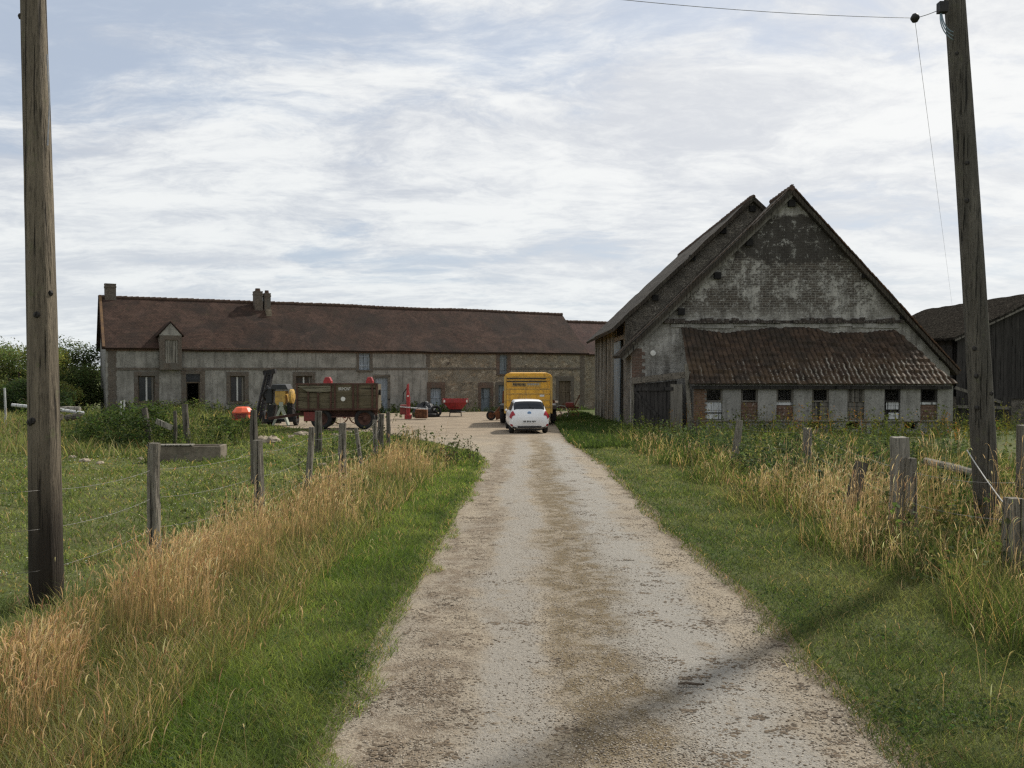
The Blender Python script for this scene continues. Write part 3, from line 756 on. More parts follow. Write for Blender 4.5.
ridge_row('ridge_tiles', M['ridge'], barn, -.34, D1 - .1, pkx, pkz - .02, .12, .4, 'y')
# purlin ends under the verges, near-black to stand in for shaded holes
for i, (px, py) in enumerate([(791, 200), (749, 239), (717, 272), (681, 308), (865, 271), (903, 312), (942, 353)]):
    x, z = bp(px, py); MB().box(x - .14, x + .14, -.16, .02, z - .3, z - .02, None).build('purlin_end', M['dark'], barn)
# broken ledge of bricks and flashing line above the lean-to
xa, za = bp(664, 323); xb, zb = bp(902, 327)
mb = MB(); mb.box(xa, xb, -.05, -.003, za - .015, za + .1); x = xa
while x < xb:
    w = random.uniform(.12, .3); h = random.uniform(.06, .16)
    if random.random() < .84: mb.box(x, x + w - .015, -.13 - random.uniform(0, .06), -.003, za - .02, za - .02 + h * 1.5)
    x += w
mb.build('brick_ledge', m_rough('sooty_brick', (.04, .033, .028), (.085, .068, .055), 6, 30, .8, c3=(.3, .28, .24)), barn)
mb = MB(); x = xa + .3
while x < xb - .3:
    w = random.uniform(.3, .9); t = random.uniform(.1, .2); mb.box(x, x + w - .01, -.06, -.003, za - .04 - t, za - .045); x += w
mb.build('mortar_band', M['limewash'], barn)
# quoin at the front left corner
mb = MB(); z = zL - 1.75; k = 0
while z < zL - .12:
    mb.box(-.015, .42 + .14 * (k % 2), -.02, -.002, z, z + .145); z += .15; k += 1
mb.build('quoin', M['brick'], barn)
# main barn behind: taller gable, offset to the left
p2x, p2z = bp(752, 197, D1); l2x, l2z = bp(613, 329, D1)
l2x -= .1
sl = (p2z - l2z) / (p2x - l2x); z2L = l2z - .2 + sl * (0 - l2x); z2R = p2z - sl * (BR - p2x)
MB().prism([(.0, zL - .3), (BR, zL - .3), (BR, max(z2R, zL) - .1), (p2x, p2z - .22), (.0, z2L)], D1, D1 + .5).build('rear_gable_wall', M['rubble_dark'], barn)
ez = l2z - .25
barn_slope('main_roof', l2x, l2z, p2x, p2z, D1 - .25, D2, n=30)
barn_slope('main_roof', BR + .5, p2z - sl * (BR + .5 - p2x), p2x, p2z - .01, D1 - .25, D2, n=30)
ridge_row('ridge_tiles', M['ridge'], barn, D1 - .25, D2, p2x, p2z - .03, .11, .4, 'y')
MB().prism([(0, FLOOR), (BR, FLOOR), (BR, z2R), (p2x, p2z - .22), (0, z2L)], D2 - .6, D2 - .1).build('end_wall', M['rubble_dark'], barn)
for px, py in [(752, 203), (723, 225), (692, 252), (655, 292)]:
    x, z = bp(px, py + 4, D1); MB().box(x - .14, x + .14, D1 - .12, D1 + .02, z - .22, z + .04).build('purlin_end', M['dark'], barn)  # rear gable: near-black blocks stand in for shaded purlin holes
# left side of the main barn: stone pier, faded blue door, then upright boards with dark gaps
MB().box(.004, .5, D1, D1 + .7, FLOOR, z2L - .05).build('stone_pier', M['rubble_dark'], barn)
MB().box(0, .06, D1 + 2.4, D1 + 5.4, FLOOR, z2L - .9).build('sliding_door', M['blue_board'], barn)
MB().beam((.1, D1 + .7, z2L - .75), (.1, D1 + 5.6, z2L - .75), .2, .22).build('lintel', M['timber_x'], barn)
mb = MB(); y = D1 + 5.5; cols = {'board_light': MB(), 'board': MB()}
while y < D2 - .4:
    w = random.uniform(.16, .34)
    if random.random() < .62: cols['board_light' if random.random() < .45 else 'board'].box(.02 + random.uniform(0, .03), .06, y, y + w - .02, FLOOR + random.uniform(0, .5), z2L - random.uniform(.05, .2))
    y += w + (random.uniform(.5, 1.2) if random.random() < .3 else 0)
for k, q in cols.items():
    zz_ = z2L - 1.1 - (.5 if k == 'board' else 0); q.box(.062, .09, D1 + 5.5, D2 - .4, zz_, zz_ + .12)
    o = q.build('side_boards', M[k], barn)
for y in np.arange(D1 + 5.4, D2 - .2, 2.4):
    MB().box(-.1, .16, y, y + .28, FLOOR, z2L - .05).build('upright_post', M['board_light'], barn)
MB().beam((.12, D1 + 5.4, z2L - 2.4), (.12, D2 - .4, z2L - 2.4), .1, .16).build('side_rail', M['board'], barn)
# ground-floor doors under a skewed lintel, running out to the lean-to's corner post
a = bp(633, 381, -.12); b_ = bp(689, 374.5, -2.35)
A = Vector((a[0], -.12, a[1])); Bq = Vector((b_[0], -2.35, b_[1]))
MB().beam(A, Bq, .22, .26).build('door_lintel', M['timber_x'], barn)
d = (Bq - A); d.z = 0; L = d.length; d.normalize()
leaf = MB(); n = 10
for i in range(n):
    s0, s1 = .08 + i * .76 * L / n, .08 + (i + 1) * .76 * L / n - .018
    pa, pb = A + d * s0, A + d * s1; zt = A.z - .16 + (Bq.z - A.z) * (s0 / L)
    q = Vector((-d.y, d.x, 0)) * (.05 + random.uniform(0, .012))
    leaf.add([pa.xy.to_3d() + Vector((0, 0, FLOOR)), pb.xy.to_3d() + Vector((0, 0, FLOOR)), pb.xy.to_3d() + Vector((0, 0, zt)), pa.xy.to_3d() + Vector((0, 0, zt)),
              pa.xy.to_3d() + q + Vector((0, 0, FLOOR)), pb.xy.to_3d() + q + Vector((0, 0, FLOOR)), pb.xy.to_3d() + q + Vector((0, 0, zt)), pa.xy.to_3d() + q + Vector((0, 0, zt))],
             [(0, 1, 2, 3), (7, 6, 5, 4), (0, 4, 5, 1), (1, 5, 6, 2), (2, 6, 7, 3), (3, 7, 4, 0)])
leaf_o = leaf.build('barn_door', M['board_dark'], barn)
nn = Vector((d.y, -d.x, 0)) * .035
zb0 = FLOOR + .75; zb1 = A.z - .35
r = MB(); P = lambda s, z: (A + d * s + nn).xy.to_3d() + Vector((0, 0, z))
r.beam(P(.1, zb0), P(.74 * L, zb0 + .05), .05, .14); r.beam(P(.1, zb1), P(.74 * L, zb1 + .06), .05, .14); r.beam(P(.15, zb1 - .1), P(.7 * L, zb0 + .12), .045, .12)
r.beam(P(.15, zb0 - .1), P(.7 * L, FLOOR + .1), .045, .12)
r.build('door_brace', M['board_dark'], leaf_o)
MB().beam(P(.79 * L, FLOOR) - nn, P(.79 * L, A.z - .1) - nn, .62, .05, tuple(nn)).build('fixed_panel', M['board'], barn)
MB().beam(Vector((A.x - .02, -.16, FLOOR)), Vector((A.x - .02, -.16, A.z - .13)), .12, .12, (0, 1, 0)).build('door_jamb', M['post'], barn)
MB().tube([(b_[0] + .05, -2.45, FLOOR), (b_[0] + .02, -2.42, -.2), (b_[0] - .12, -2.4, bp(688, 364, -2.4)[1])], [.1, .095, .08], 8, jit=.06).build('corner_post', M['post'], barn)

# lean-to
LY = -2.45                                                          # front wall plane
lt0, ltz = bp(681, 331, 0); lt1, _ = bp(893, 330, 0); le0, lez = bp(690, 386, LY - .25); le1, _ = bp(957, 384, LY - .25)
def leanto_roof():
    """interlocking pantile roof: rolls run down the slope, each course steps over the next"""
    mb = MB(); U, ROWS = 440, 10; nsub = 4; V = ROWS * nsub
    run = Vector((0, LY - .25, lez - ltz)); sl_ = run.length; dn = run.normalized(); nr = Vector((0, -dn.z, dn.y))
    if nr.z < 0: nr = -nr
    rollw = .2
    for j in range(V + 1):
        t = j / V; row = min(int(t * ROWS), ROWS - 1); fr = t * ROWS - row
        xl, xr = lt0 + (le0 - lt0) * t, lt1 + (le1 - lt1) * t
        for i in range(U + 1):
            s = i / U; x = xl + (xr - xl) * s; k = math.floor(x / rollw)
            ph = abs(math.sin(math.pi * x / rollw)); jit = float(_G[k % 64, (row * 5 + 3) % 64]); ph *= .45 + .8 * float(_G[(k * 3 + 7) % 64, (row * 11 + 2) % 64])
            h = .05 * ph + .075 * fr + .06 * (jit - .5) + .10 * (float(vnoise(x, t * 3, 1.6, 9)) - .5) * (1 - t) ** .5
            # sagging top edge
            h += .06 * (float(vnoise(x, 0, .5, 13)) - .5) * (1 - t) ** 2
            p = Vector((x, 0, ltz)) + Vector((0, 0, .26 * (float(vnoise(x, 0, 1.6, 21)) - .5) * (1 - t) ** 2.5)) + run * t + nr * (h + .04) + dn * (.05 * (jit - .5) if j == V else 0)
            mb.v.append(tuple(p))
    W = U + 1
    mb.f = [(j * W + i, j * W + i + 1, (j + 1) * W + i + 1, (j + 1) * W + i) for j in range(V) for i in range(U)]
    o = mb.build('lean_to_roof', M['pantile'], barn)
    sm = o.modifiers.new('thickness', 'SOLIDIFY'); sm.thickness = .03; sm.offset = -1
    # per-tile tint attribute
    me = o.data; a = me.color_attributes.new('tile', 'FLOAT_COLOR', 'POINT'); co = []
    for vtx in me.vertices:
        x = vtx.co.x; t = (vtx.co.y) / (LY - .25); row = int(min(max(t, 0), .999) * ROWS); k = math.floor(x / rollw)
        q = float(_G[(k * 3) % 64, (row * 7) % 64]); co += [q, abs(math.sin(math.pi * x / rollw)), min(max(t, 0), 1), 1]
    a.data.foreach_set('color', co)
def m_pantile():
    t = NT('pantiles'); v = t.coord(); a = t.n('Attribute', {'attribute_name': 'tile'}); s = t.n('SeparateColor', Color=a.outputs[0])
    n = t.noise(v, .7, 6, .65, .4); n2 = t.noise(v, 4.5, 6, .7); n3 = t.noise(v, 18, 4, .7)
    x = t.n('SeparateXYZ', Vector=v).outputs[0]
    col = t.mix(s.outputs[0], (.042, .029, .021), (.092, .061, .041))
    col = t.mix(t.ramp(n, .42, .6, 0, .8), col, (.045, .036, .027))
    col = t.mix(t.ramp(n2, .5, .66, 0, .75), col, (.026, .022, .018))
    col = t.mix(t.math('MULTIPLY', t.ramp(t.noise(v, 1.3, 5, .6), .42, .62, 0, .75), t.ramp(s.outputs[2], .35, .75)), col, (.09, .06, .036))
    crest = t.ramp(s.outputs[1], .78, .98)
    lich = t.noise(t.map(v, (1, .28, .28)), 5.5, 5, .7)
    dens = t.math('ADD', t.math('MULTIPLY', t.math('ADD', lich, n3), .5), t.math('ADD', t.ramp(x, 2, 9, -.03, .06), t.ramp(s.outputs[2], .3, .8, -.08, .05)))
    col = t.mix(t.math('MULTIPLY', t.ramp(dens, .56, .66, 0, .9), crest), col, (.38, .35, .29))
    col = t.mix(t.ramp(s.outputs[1], .05, .45, .7, 0), col, (.014, .012, .01))  # shade between the rolls painted in by darkening the valleys
    return t.pbr(col, .95, t.bump(t.math('ADD', n2, n3), .6, .02), 0, .12)
M['pantile'] = m_pantile()
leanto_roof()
# hip-side slope closing the right end, and left end wall
run_z = lez - .02
mb = MB(); nr = 26
for i in range(nr + 1):
    s = i / nr; e = Vector((le1 - .02, (LY - .25) * (1 - s), lez + .0)); tp = Vector((lt1 - .02, 0, ltz - .1))
    mb.v += [tuple(e + Vector((0, 0, .04 * (i % 2)))), tuple(tp + Vector((0, 0, .02 * (i % 2))))]
mb.f = [(2 * i, 2 * i + 2, 2 * i + 3, 2 * i + 1) for i in range(nr)]
mb.build('lean_to_hip', M['tiles_barn'], barn)
WZ = lez + .12
wins = []
for px, wpx in ((714, 17), (749.5, 17), (785, 17), (820.5, 17), (856, 17), (892.5, 16), (929, 17)):
    x0 = bp(px - wpx / 2, 400, LY)[0]; x1 = bp(px + wpx / 2, 400, LY)[0]; wins.append((x0, x1))
wz1 = bp(800, 388, LY)[1]; wz0 = bp(800, 420, LY)[1]
w0, w1 = bp(694, 400, LY)[0], bp(953, 400, LY)[0]
low = [(bp(808, 400, LY)[0], bp(821, 400, LY)[0], wz0 - .36, wz0 - .08), (bp(904, 400, LY)[0], bp(918, 400, LY)[0], wz0 - .36, wz0 - .08), (bp(846, 400, LY)[0], bp(860, 400, LY)[0], wz0 - .36, wz0 - .08)]
wall_open((w0, w1), (FLOOR, WZ), [(a, b, wz0, wz1) for a, b in wins] + low, .28, M['limewash'], 'lean_to_wall', barn, y0=LY)
MB().box(w0 + .004, w0 + .3, LY + .28, -.003, FLOOR, WZ + .2).build('lean_to_end', M['plaster2'], barn)
MB().box(w1 - .3, w1 - .004, LY + .28, -.003, FLOOR, WZ - .02).build('lean_to_end', M['plaster2'], barn)
mb = MB(); z = FLOOR; k = 0
while z < WZ - .2:
    mb.box(w0 - .02, w0 + .42 + .08 * (k % 2), LY - .02, LY - .002, z, z + .085); z += .09; k += 1
mb.build('brick_corner', m_brick('orange_brick', (.15, .085, .05), (.21, .12, .07), (.17, .14, .11)), barn)
mb = MB(); mb.box(w0, w1, LY - .02, LY - .002, wz0 - .07, wz0 - .035); x = w0
while x < w1:
    w = random.uniform(.5, 1.2); w = min(w, w1 - x)
    if not any(a - .05 < x + w / 2 < b + .05 for a, b, _, _ in low): mb.box(x, x + w - .015, LY - .06, LY - .002, wz0 - .08, wz0 - .03)
    x += w
mb.build('sill_band', M['concrete'], barn)
MB().beam((le0 + .1, LY - .12, lez - .06), (le1 - .15, LY - .12, lez - .06), .1, .12).build('eave_beam', M['board_dark'], barn)
zm = bp(800, 402, LY)[1]
M['brick_limed'] = m_rough('limed_brick', (.115, .07, .048), (.18, .11, .075), 5, 22, .7, c3=(.36, .34, .3))
def strip_panel(x0, x1, z0, z1, n, mt, y=LY + .07, gap=.012, name='hatch_panel', th=.035):
    mb = MB(); h = (z1 - z0) / n
    for i in range(n): mb.box(x0, x1, y + random.uniform(0, .01), y + th, z0 + i * h + gap / 2, z0 + (i + 1) * h - gap / 2)
    return mb.build(name, M[mt], barn)
for i, (x0, x1) in enumerate(wins):
    fr = MB(); t = .07; y = LY + .03
    f0 = M['board'] if i < 5 else M['board_dark']
    fr.box(x0, x0 + t, y, y + .12, zm, wz1).box(x1 - t, x1, y, y + .12, zm, wz1).box(x0 + t, x1 - t, y, y + .12, wz1 - .08 if i != 4 else wz1 - .4, wz1).box(x0 + t, x1 - t, y, y + .12, zm, zm + (.06 if i != 4 else .18))
    if i == 4: fr.box(x0 + t, x0 + t + .14, y, y + .12, zm, wz1).box(x1 - t - .14, x1 - t, y, y + .12, zm, wz1)
    o = fr.build('pen_window', f0 if i != 4 else M['board'], barn)
    if i in (1, 2, 3):
        b2 = MB()
        for q in range(3): xx = x0 + t + (x1 - x0 - 2 * t) * (q + 1) / 4; b2.tube([(xx, y + .06, zm + .05), (xx, y + .06, wz1 - .12)], .011, 6)
        b2.build('bars', M['iron'], o)
    if i == 0: strip_panel(x0 + .02, x1 - .02, wz0 + .02, zm - .01, 2, 'white_board'); MB().box(x0 + .0, x1 - .0, LY + .04, LY + .068, (wz0 + zm) / 2 - .1, (wz0 + zm) / 2 - .06).build('latch_bar', M['iron'], barn)
    elif i in (1, 6): strip_panel(x0, x1, wz0, zm, 6, 'brick_limed', th=.16, name='brick_infill')
    elif i == 2:
        strip_panel(x0 + .02, x1 - .02, zm - .13, zm, 1, 'white_board'); strip_panel(x0, x1, wz0, zm - .14, 4, 'brick_limed', th=.16, name='brick_infill')
    elif i == 3: strip_panel(x0 + .02, x1 - .02, wz0, zm, 4, 'board')
    elif i == 4: strip_panel(x0 + .02, x1 - .02, wz0, zm, 4, 'board')
    elif i == 5: strip_panel(x0 + .1, x1 - .03, zm - .3, zm, 2, 'white_board'); strip_panel(x0 + .2, x1 - .03, wz0 + .03, zm - .42, 2, 'white_board'); strip_panel(x0 + .02, x1 - .02, wz0, zm, 3, 'board_dark', y=LY + .14)
    if i == 6: strip_panel(x0 + .02, x1 - .02, zm - .1, zm + .005, 1, 'white_board', y=LY + .04)
MB().lathe([(.0, -.02), (.11, -.02), (.12, -.035), (.0, -.05)], 14, 'y', (bp(653, 353, 0)[0], 0, bp(653, 353, 0)[1])).build('white_disc', M['white_mark'], barn)

# ------------------------------------------------------------------ dark boarded barn on the right
K0 = at(951, 338, 40); kb = thing('boarded_barn', 'black boarded barn with mossy low roof behind the right utility pole', 'barn', (K0.x, K0.y, 0), R(-3))
kr = at(1052, 290, 40); kx = kr.x - K0.x; kz0, kz1 = K0.z, kr.z; kw = 2 * kx; KB = -1.7; stone_top = at(1000, 397, 40).z
MB().box(.3, kw - .3, .1, .5, KB, stone_top).build('stone_base', M['rubble_dark'], kb)
mb = MB(); x = .3
while x < kw - .3:
    w = random.uniform(.16, .24); c = x + w / 2; zt = (kz0 + (kz1 - kz0) * min(c, kw - c) / kx) - .16
    mb.box(x + .004, x + w - .004, .0 + random.uniform(0, .02), .06, stone_top - .08, zt); x += w
mb.build('board_wall', M['board_dark'], kb)
MB().box(.3, .5, .5, 14, KB, kz0 - .1).box(kw - .5, kw - .3, .5, 14, KB, kz0 - .1).build('side_wall', M['board_dark'], kb)
MB().prism([(.5, KB), (kw - .5, KB), (kw - .5, kz0 - .1), (kx, kz1 - .2), (.5, kz0 - .1)], 13.9, 14).build('back_wall', M['board_dark'], kb)
def kslope(xa, za, xb, zb, name='roof'):
    mb = MB(); n, c = 70, 34
    L = math.hypot(xb - xa, zb - za)
    for off in (0, -.1):
        for j in range(c + 1):
            for i in range(n + 1):
                y = -.35 + 14.5 * j / c; s = i / n; h = .03 * abs(math.sin(math.pi * y / .24)) * (1 if off == 0 else 0) + .05 * (float(vnoise(s * L, y, .5, 3)) - .5) + .02 * ((s * L / .34) % 1)
                mb.v.append((xa + (xb - xa) * s, y, za + (zb - za) * s + h + off))
    W = n + 1; T = W * (c + 1)
    for j in range(c):
        for i in range(n):
            a = j * W + i; mb.f += [(a, a + 1, a + W + 1, a + W), (T + a, T + a + W, T + a + W + 1, T + a + 1)]
    for i in range(n): mb.f.append((i, T + i, T + i + 1, i + 1))
    for j in range(c): a = j * W; mb.f.append((a, a + W, T + a + W, T + a))
    return mb.build(name, M['mossroof'], kb)
M['mossroof'] = m_rough('mossy_roof', (.012, .011, .009), (.034, .029, .024), 6, 16, 1, 1.0, spec=.0, c3=(.13, .12, .095))
kslope(0, kz0, kx, kz1); kslope(kw, kz0, kx, kz1 - .01)
MB().beam((.02, -.33, kz0 - .1), (kx, -.33, kz1 - .1), .04, .16, (-.4, 0, .9)).beam((kw - .02, -.33, kz0 - .1), (kx + .02, -.33, kz1 - .1), .04, .16, (.4, 0, .9)).build('bargeboard', M['board'], kb)
# sagging beams over dark boards that stand in for the dark void between barns
lk = thing('void_screen', 'dark gap-toothed boards standing in for the dark void between the stone barn and the black barn', 'fence', tuple(at(956, 440, 37.5).xy.to_3d()), 0)
mb = MB()
for i in range(14):
    if i % 5 != 3: mb.box(i * .2, i * .2 + .18, 0, .03, -1.6, .55 + random.uniform(-.2, .1))
mb.build('boards', M['board_dark'], lk)
q0 = lk.location
MB().beam((-.1, -.06, .9), (2.1, -.06, .2), .08, .14).build('slanting_beam', M['board'], lk)
MB().beam((-.1, -.1, .02), (2.4, -.1, -.05), .1, .14).build('rail', M['board'], lk)

# ------------------------------------------------------------------ utility poles and cables
def pole(name_label, base, top, r0, r1, mt):
    o = thing('utility_pole', name_label, 'utility pole', base, 0, 'wooden poles carrying the overhead line')
    n = 26; pts = []; v = Vector(top) - Vector(base); rad = []
    for i in range(n + 1):
        t = i / n; p = v * t + Vector((.012 * math.sin(t * 5), .01 * math.cos(t * 4), 0)); pts.append(p - Vector((0, 0, .5)) if i == 0 else p); rad.append(r0 + (r1 - r0) * t)
    MB().tube(pts, rad, 34, jit=.012, groove=.05).build('shaft', M[mt], o, smooth=True)
    for q in range(7):                                              # old knots and cut branch stubs
        t = random.uniform(.12, .72); a = random.uniform(3.5, 6.0); p = v * t; rr = r0 + (r1 - r0) * t
        MB().lathe([(0, -.02), (.022, -.012), (.03, .004), (.012, .012), (0, .008)], 8, 'y', (0, 0, 0)).build('knot', M['board_dark'], o, loc=(p.x + rr * .98 * math.cos(a), p.y + rr * .98 * math.sin(a), p.z))
    return o, v
bl = ground_at(46, 607); Lb = Vector((bl.x, bl.y, bl.z)); lt = at(34, 0, bl.y + .1); k = 8.0 / (lt.z - Lb.z)
pl, vl = pole('weathered round pole at the left edge with a tarred black foot', Lb, Lb + (lt - Lb) * k, .13, .075, 'pole')
p = vl * .5; mbx = MB(); mbx.tube([p + Vector((.125, -.05, .6)), p + Vector((.14, -.05, .2)), p + Vector((.12, -.05, -.15))], .006, 5); mbx.build('down_wire', M['cable'], pl)
rb = at(990, 538, 9.5); Rb = Vector((rb.x, rb.y, G(rb.x, rb.y) - .05)); rt = at(955, 0, 9.55); k = 8.7 / (rt.z - Rb.z)
pr, vr = pole('tall grey pole leaning left at the right edge with cable loops high up', Rb, Rb + (rt - Rb) * k, .14, .1, 'pole2')
tie = rt - Rb
lp = MB()
for q in range(3):
    c0 = Vector((at(941, 8, 9.45) - Rb)); c1 = Vector((at(953, 40 - 4 * q, 9.38) - Rb)); midp = Vector((at(937 + 3 * q, 30, 9.3) - Rb))
    lp.tube([c0 * (1 - t) ** 2 + midp * 2 * t * (1 - t) + c1 * t * t for t in np.linspace(0, 1, 9)], .007, 5)
lp.build('cable_loops', M['cable_blue'], pr, smooth=True)
MB().box(-.05, .05, -.05, .03, -.06, .06).build('hook', M['iron'], pr, loc=tuple(at(942, 8, 9.42) - Rb))
def cable(name, label, a, b, sag, r, mt, cat='cable', n=24, group=None):
    a, b = Vector(a), Vector(b); pts = [a.lerp(b, t) - Vector((0, 0, sag * 4 * t * (1 - t))) for t in np.linspace(0, 1, n)]
    return tag(MB().tube(pts, r, 6).build(name, M[mt], smooth=True), label, cat, group)
INS = at(915, 18, 9.4)
P0 = at(941, 9, 9.45)
cable('overhead_cable', 'overhead cable sagging from the black insulator across the sky to the left pole', INS, Lb + vl * .734, .2, .0034, 'cable')
cable('stay_cable', 'short cable tying the black insulator to the right pole', INS, P0, .01, .0045, 'cable')
cable('drop_cable', 'thin cable hanging from the insulator down towards the black barn roof', INS + Vector((0, 0, -.03)), at(953, 312, 42), .0, .0026, 'cable')
ins = MB().lathe([(0, -.05), (.03, -.045), (.05, -.01), (.05, .01), (.03, .045), (0, .05)], 14, c=tuple(INS)).build('insulator', M['iron'], smooth=True)
tag(ins, 'small black ball insulator where the cables meet beside the right pole', 'insulator')

# ------------------------------------------------------------------ fences
def post(label, px, ytop, d, r=.06, lean=(0, 0), mt='post', group='fence posts along the track', square=False, ybase=None, name='fence_post', sink=.3, bend=.02):
    tp = at(px, ytop, d); bxp = at(px + lean[0], ytop, d + lean[1])
    z0 = G(bxp.x, bxp.y); b = Vector((bxp.x, bxp.y, z0)); n = 9
    o = MB(); pts = []; rad = []
    ph = random.uniform(0, 6)
    for i in range(n + 1):
        t = i / n; p = (tp - b) * t + Vector((bend * math.sin(t * 4 + ph), bend * math.cos(t * 3 + ph), 0)) * (t if t < .5 else .5)
        if i == 0: p = p - Vector((0, 0, sink))
        pts.append(p); rad.append(r * (1.06 - .14 * t + random.uniform(-.05, .05)))
    o.tube(pts, rad, 4 if square else 15, jit=.03 if square else .045, groove=0 if square else .13)
    q = tag(o.build(name, M[mt], smooth=False, bevel=.006 if square else 0), label, 'fence post', group); q.location = b
    return b, tp
lposts = [post('pale knotty fence post standing nearest the left utility pole', 155, 443, 9.0, .068, (-2, 0)),
          post('grey split fence post second from the left pole, with peeling side', 258.5, 440, 10.6, .065, (0, 0)),
          post('leaning slim fence post third along the left verge', 311, 427, 13.1, .055, (-4, 0)),
          post('thick pale fence post fourth along the left verge', 342, 423, 14.7, .075, (1, 0)),
          post('crooked thin stake leaning left between the pale post and the yard', 355.5, 428, 16.9, .045, (8, 0)),
          post('narrow fence post before the pair at the yard end', 375, 420, 20.5, .06, (0, 0)),
          post('dark thick post of the pair at the yard end of the left fence', 381, 414, 21.8, .085, (-1, 0), 'post_dark'),
          post('dark thinner post of the pair at the yard end of the left fence', 388, 412, 22.5, .06, (0, 0), 'post_dark')]
post('dark tall post in the paddock behind the split fence post', 254, 410, 15.5, .075, (0, 0), 'post_dark', 'odd posts in the paddock')
post('broken grey post in front of the brown trailer', 319, 411, 22, .1, (-1, 0), 'post_dark', 'odd posts in the paddock')
post('short leaning dark stump post left of the weedy heap', 144, 408, 25, .1, (7, 0), 'post_dark', 'odd posts in the paddock')
post('upright dark post right of the slanting board in the weeds', 185, 404, 25, .1, (2, 0), 'post_dark', 'odd posts in the paddock')
post('thin grey stake between the two dark posts in the weeds', 175, 411, 25.3, .06, (0, 0), 'post_dark', 'odd posts in the paddock')
post('short white stake in front of the first house window', 121, 401, 34, .035, (0, 0), 'white_board', 'odd posts in the paddock')
post('white stake just right of its twin before the first window', 124, 400, 34.2, .035, (0, 0), 'white_board', 'odd posts in the paddock')
post('slim white post at the far left beside the hedge', 5, 388, 36, .05, (0, 0), 'white_board', 'odd posts in the paddock')
mbd = MB().beam((0, 0, 0), tuple(at(172, 428, 24.6) - at(156, 421, 24.6)), .05, .16); tag(mbd.build('fallen_board', M['board_light'], loc=at(156, 421, 24.6)), 'grey board slanting through the weeds between old posts', 'board')
rposts = [post('leaning pale-topped fence post nearest the barn on the right verge', 740, 420, 18, .085, (-7, 0), 'post', 'fence posts on the right verge'),
          post('round-topped grey fence post half sunk in green weeds', 808, 428, 16.5, .1, (-2, 0), 'post', 'fence posts on the right verge'),
          post('tall thick squared post of the strainer pair on the right verge', 899.5, 437, 9.3, .12, (0, 0), 'board_light', 'fence posts on the right verge', True),
          post('thinner split post leaning on the strainer post at its right', 911, 458, 9.15, .075, (1, 0), 'post', 'fence posts on the right verge', True),
          post('squat squared post at the right edge beside the pole', 1014, 498, 7.4, .105, (2, 0), 'post', 'fence posts on the right verge', True),
          post('tall grey post at the right edge behind the squat one', 1023, 425, 9.6, .08, (0, 0), 'post', 'fence posts on the right verge', True)]
post('short twin stake by the barn corner, left one', 692, 418, 29, .07, (0, 0), 'post_dark', 'stakes by the barn corner')
post('short stake by the barn corner, right one with rough top', 698, 420, 28.8, .08, (0, 0), 'post_dark', 'stakes by the barn corner')
post('rotten brown stump leaning in the dry grass left of the strainer pair', 862, 462, 11, .09, (-14, 0), 'post_dark', 'odd posts in the paddock')
def strand(label, pts, z, sag=.05, r=.0019, grp='wire strands of the verge fences'):
    q = []
    for a, b in zip(pts[:-1], pts[1:]):
        for t in np.linspace(0, 1, 8, endpoint=False):
            q.append(Vector(a).lerp(Vector(b), t) - Vector((0, 0, sag * 4 * t * (1 - t))))
    q.append(Vector(pts[-1]))
    q = [p + Vector((0, 0, z)) for p in q]
    tag(MB().tube(q, r, 5).build('fence_wire', M['wire'], smooth=True), label, 'wire', grp)
lb = [Vector((Lb.x - 3.2, Lb.y - 2.0, G(Lb.x - 3.2, Lb.y - 2.0))), Lb + Vector((.02, -.15, 0))] + [p[0] for p in lposts[:7]]
for z, l in ((1.0, 'top wire strand of the left verge fence'), (.68, 'middle wire strand of the left verge fence'), (.34, 'bottom wire strand of the left verge fence')): strand(l, lb, z)
rbp = [p[0] for p in (rposts[0], rposts[1], rposts[2], rposts[4])]
for z, l in ((.95, 'top wire strand of the right verge fence'), (.6, 'lower wire strand of the right verge fence')): strand(l, rbp, z)
a = at(967, 450, 9.2); b = at(1006, 506, 8.0)
cable('white_cord', 'taut white cord running from the right pole to the squat post', a, b, .02, .006, 'rope', 'cord')
lg = MB().tube([at(925, 461, 13.0), at(951, 467, 12.6), at(978, 474, 12.2)], [.06, .065, .055], 9, jit=.06).build('fallen_log', M['board_light']); tag(lg, 'pale fallen rail lying in the weeds behind the right pole', 'log')

# ------------------------------------------------------------------ concrete trough, stones, wood heap
tr = ground_at(189, 461.5)
tro = thing('concrete_trough', 'long grey concrete water trough in the grazed paddock', 'trough', (tr.x, tr.y, G(tr.x, tr.y) - .04), R(4)); tro.scale = (.92, .95, .95)
MB().box(-.95, .95, -.3, -.22, -.1, .48).box(-.95, .95, .22, .3, -.1, .48).box(-.95, -.86, -.22, .22, -.1, .48).box(.86, .95, -.22, .22, -.1, .48).box(-.86, .86, -.22, .22, -.1, .1).build('basin', M['concrete'], tro, bevel=.015)
MB().box(-1.02, .2, -.33, -.1, .49, .53).build('cover_board', M['board_light'], tro, bevel=.01)
def rock(r, seed):
    n = 10; vs = []; fs = []; k = random.Random(seed); ph = [k.uniform(0, 6) for _ in range(6)]
    mb = MB()
    for i in range(7):
        th = math.pi * i / 6
        for j in range(n):
            a = 2 * math.pi * j / n; q = 1 + .18 * math.sin(3 * a + ph[0]) * math.sin(2 * th + ph[1]) + .12 * math.sin(5 * a + ph[2] + 2 * th) + k.uniform(-.05, .05)
            mb.v.append((r * q * math.sin(th) * math.cos(a) * 1.25, r * q * math.sin(th) * math.sin(a), r * .6 * q * math.cos(th)))
    mb.f = [(i * n + j, i * n + (j + 1) % n, (i + 1) * n + (j + 1) % n, (i + 1) * n + j) for i in range(6) for j in range(n)]
    return mb
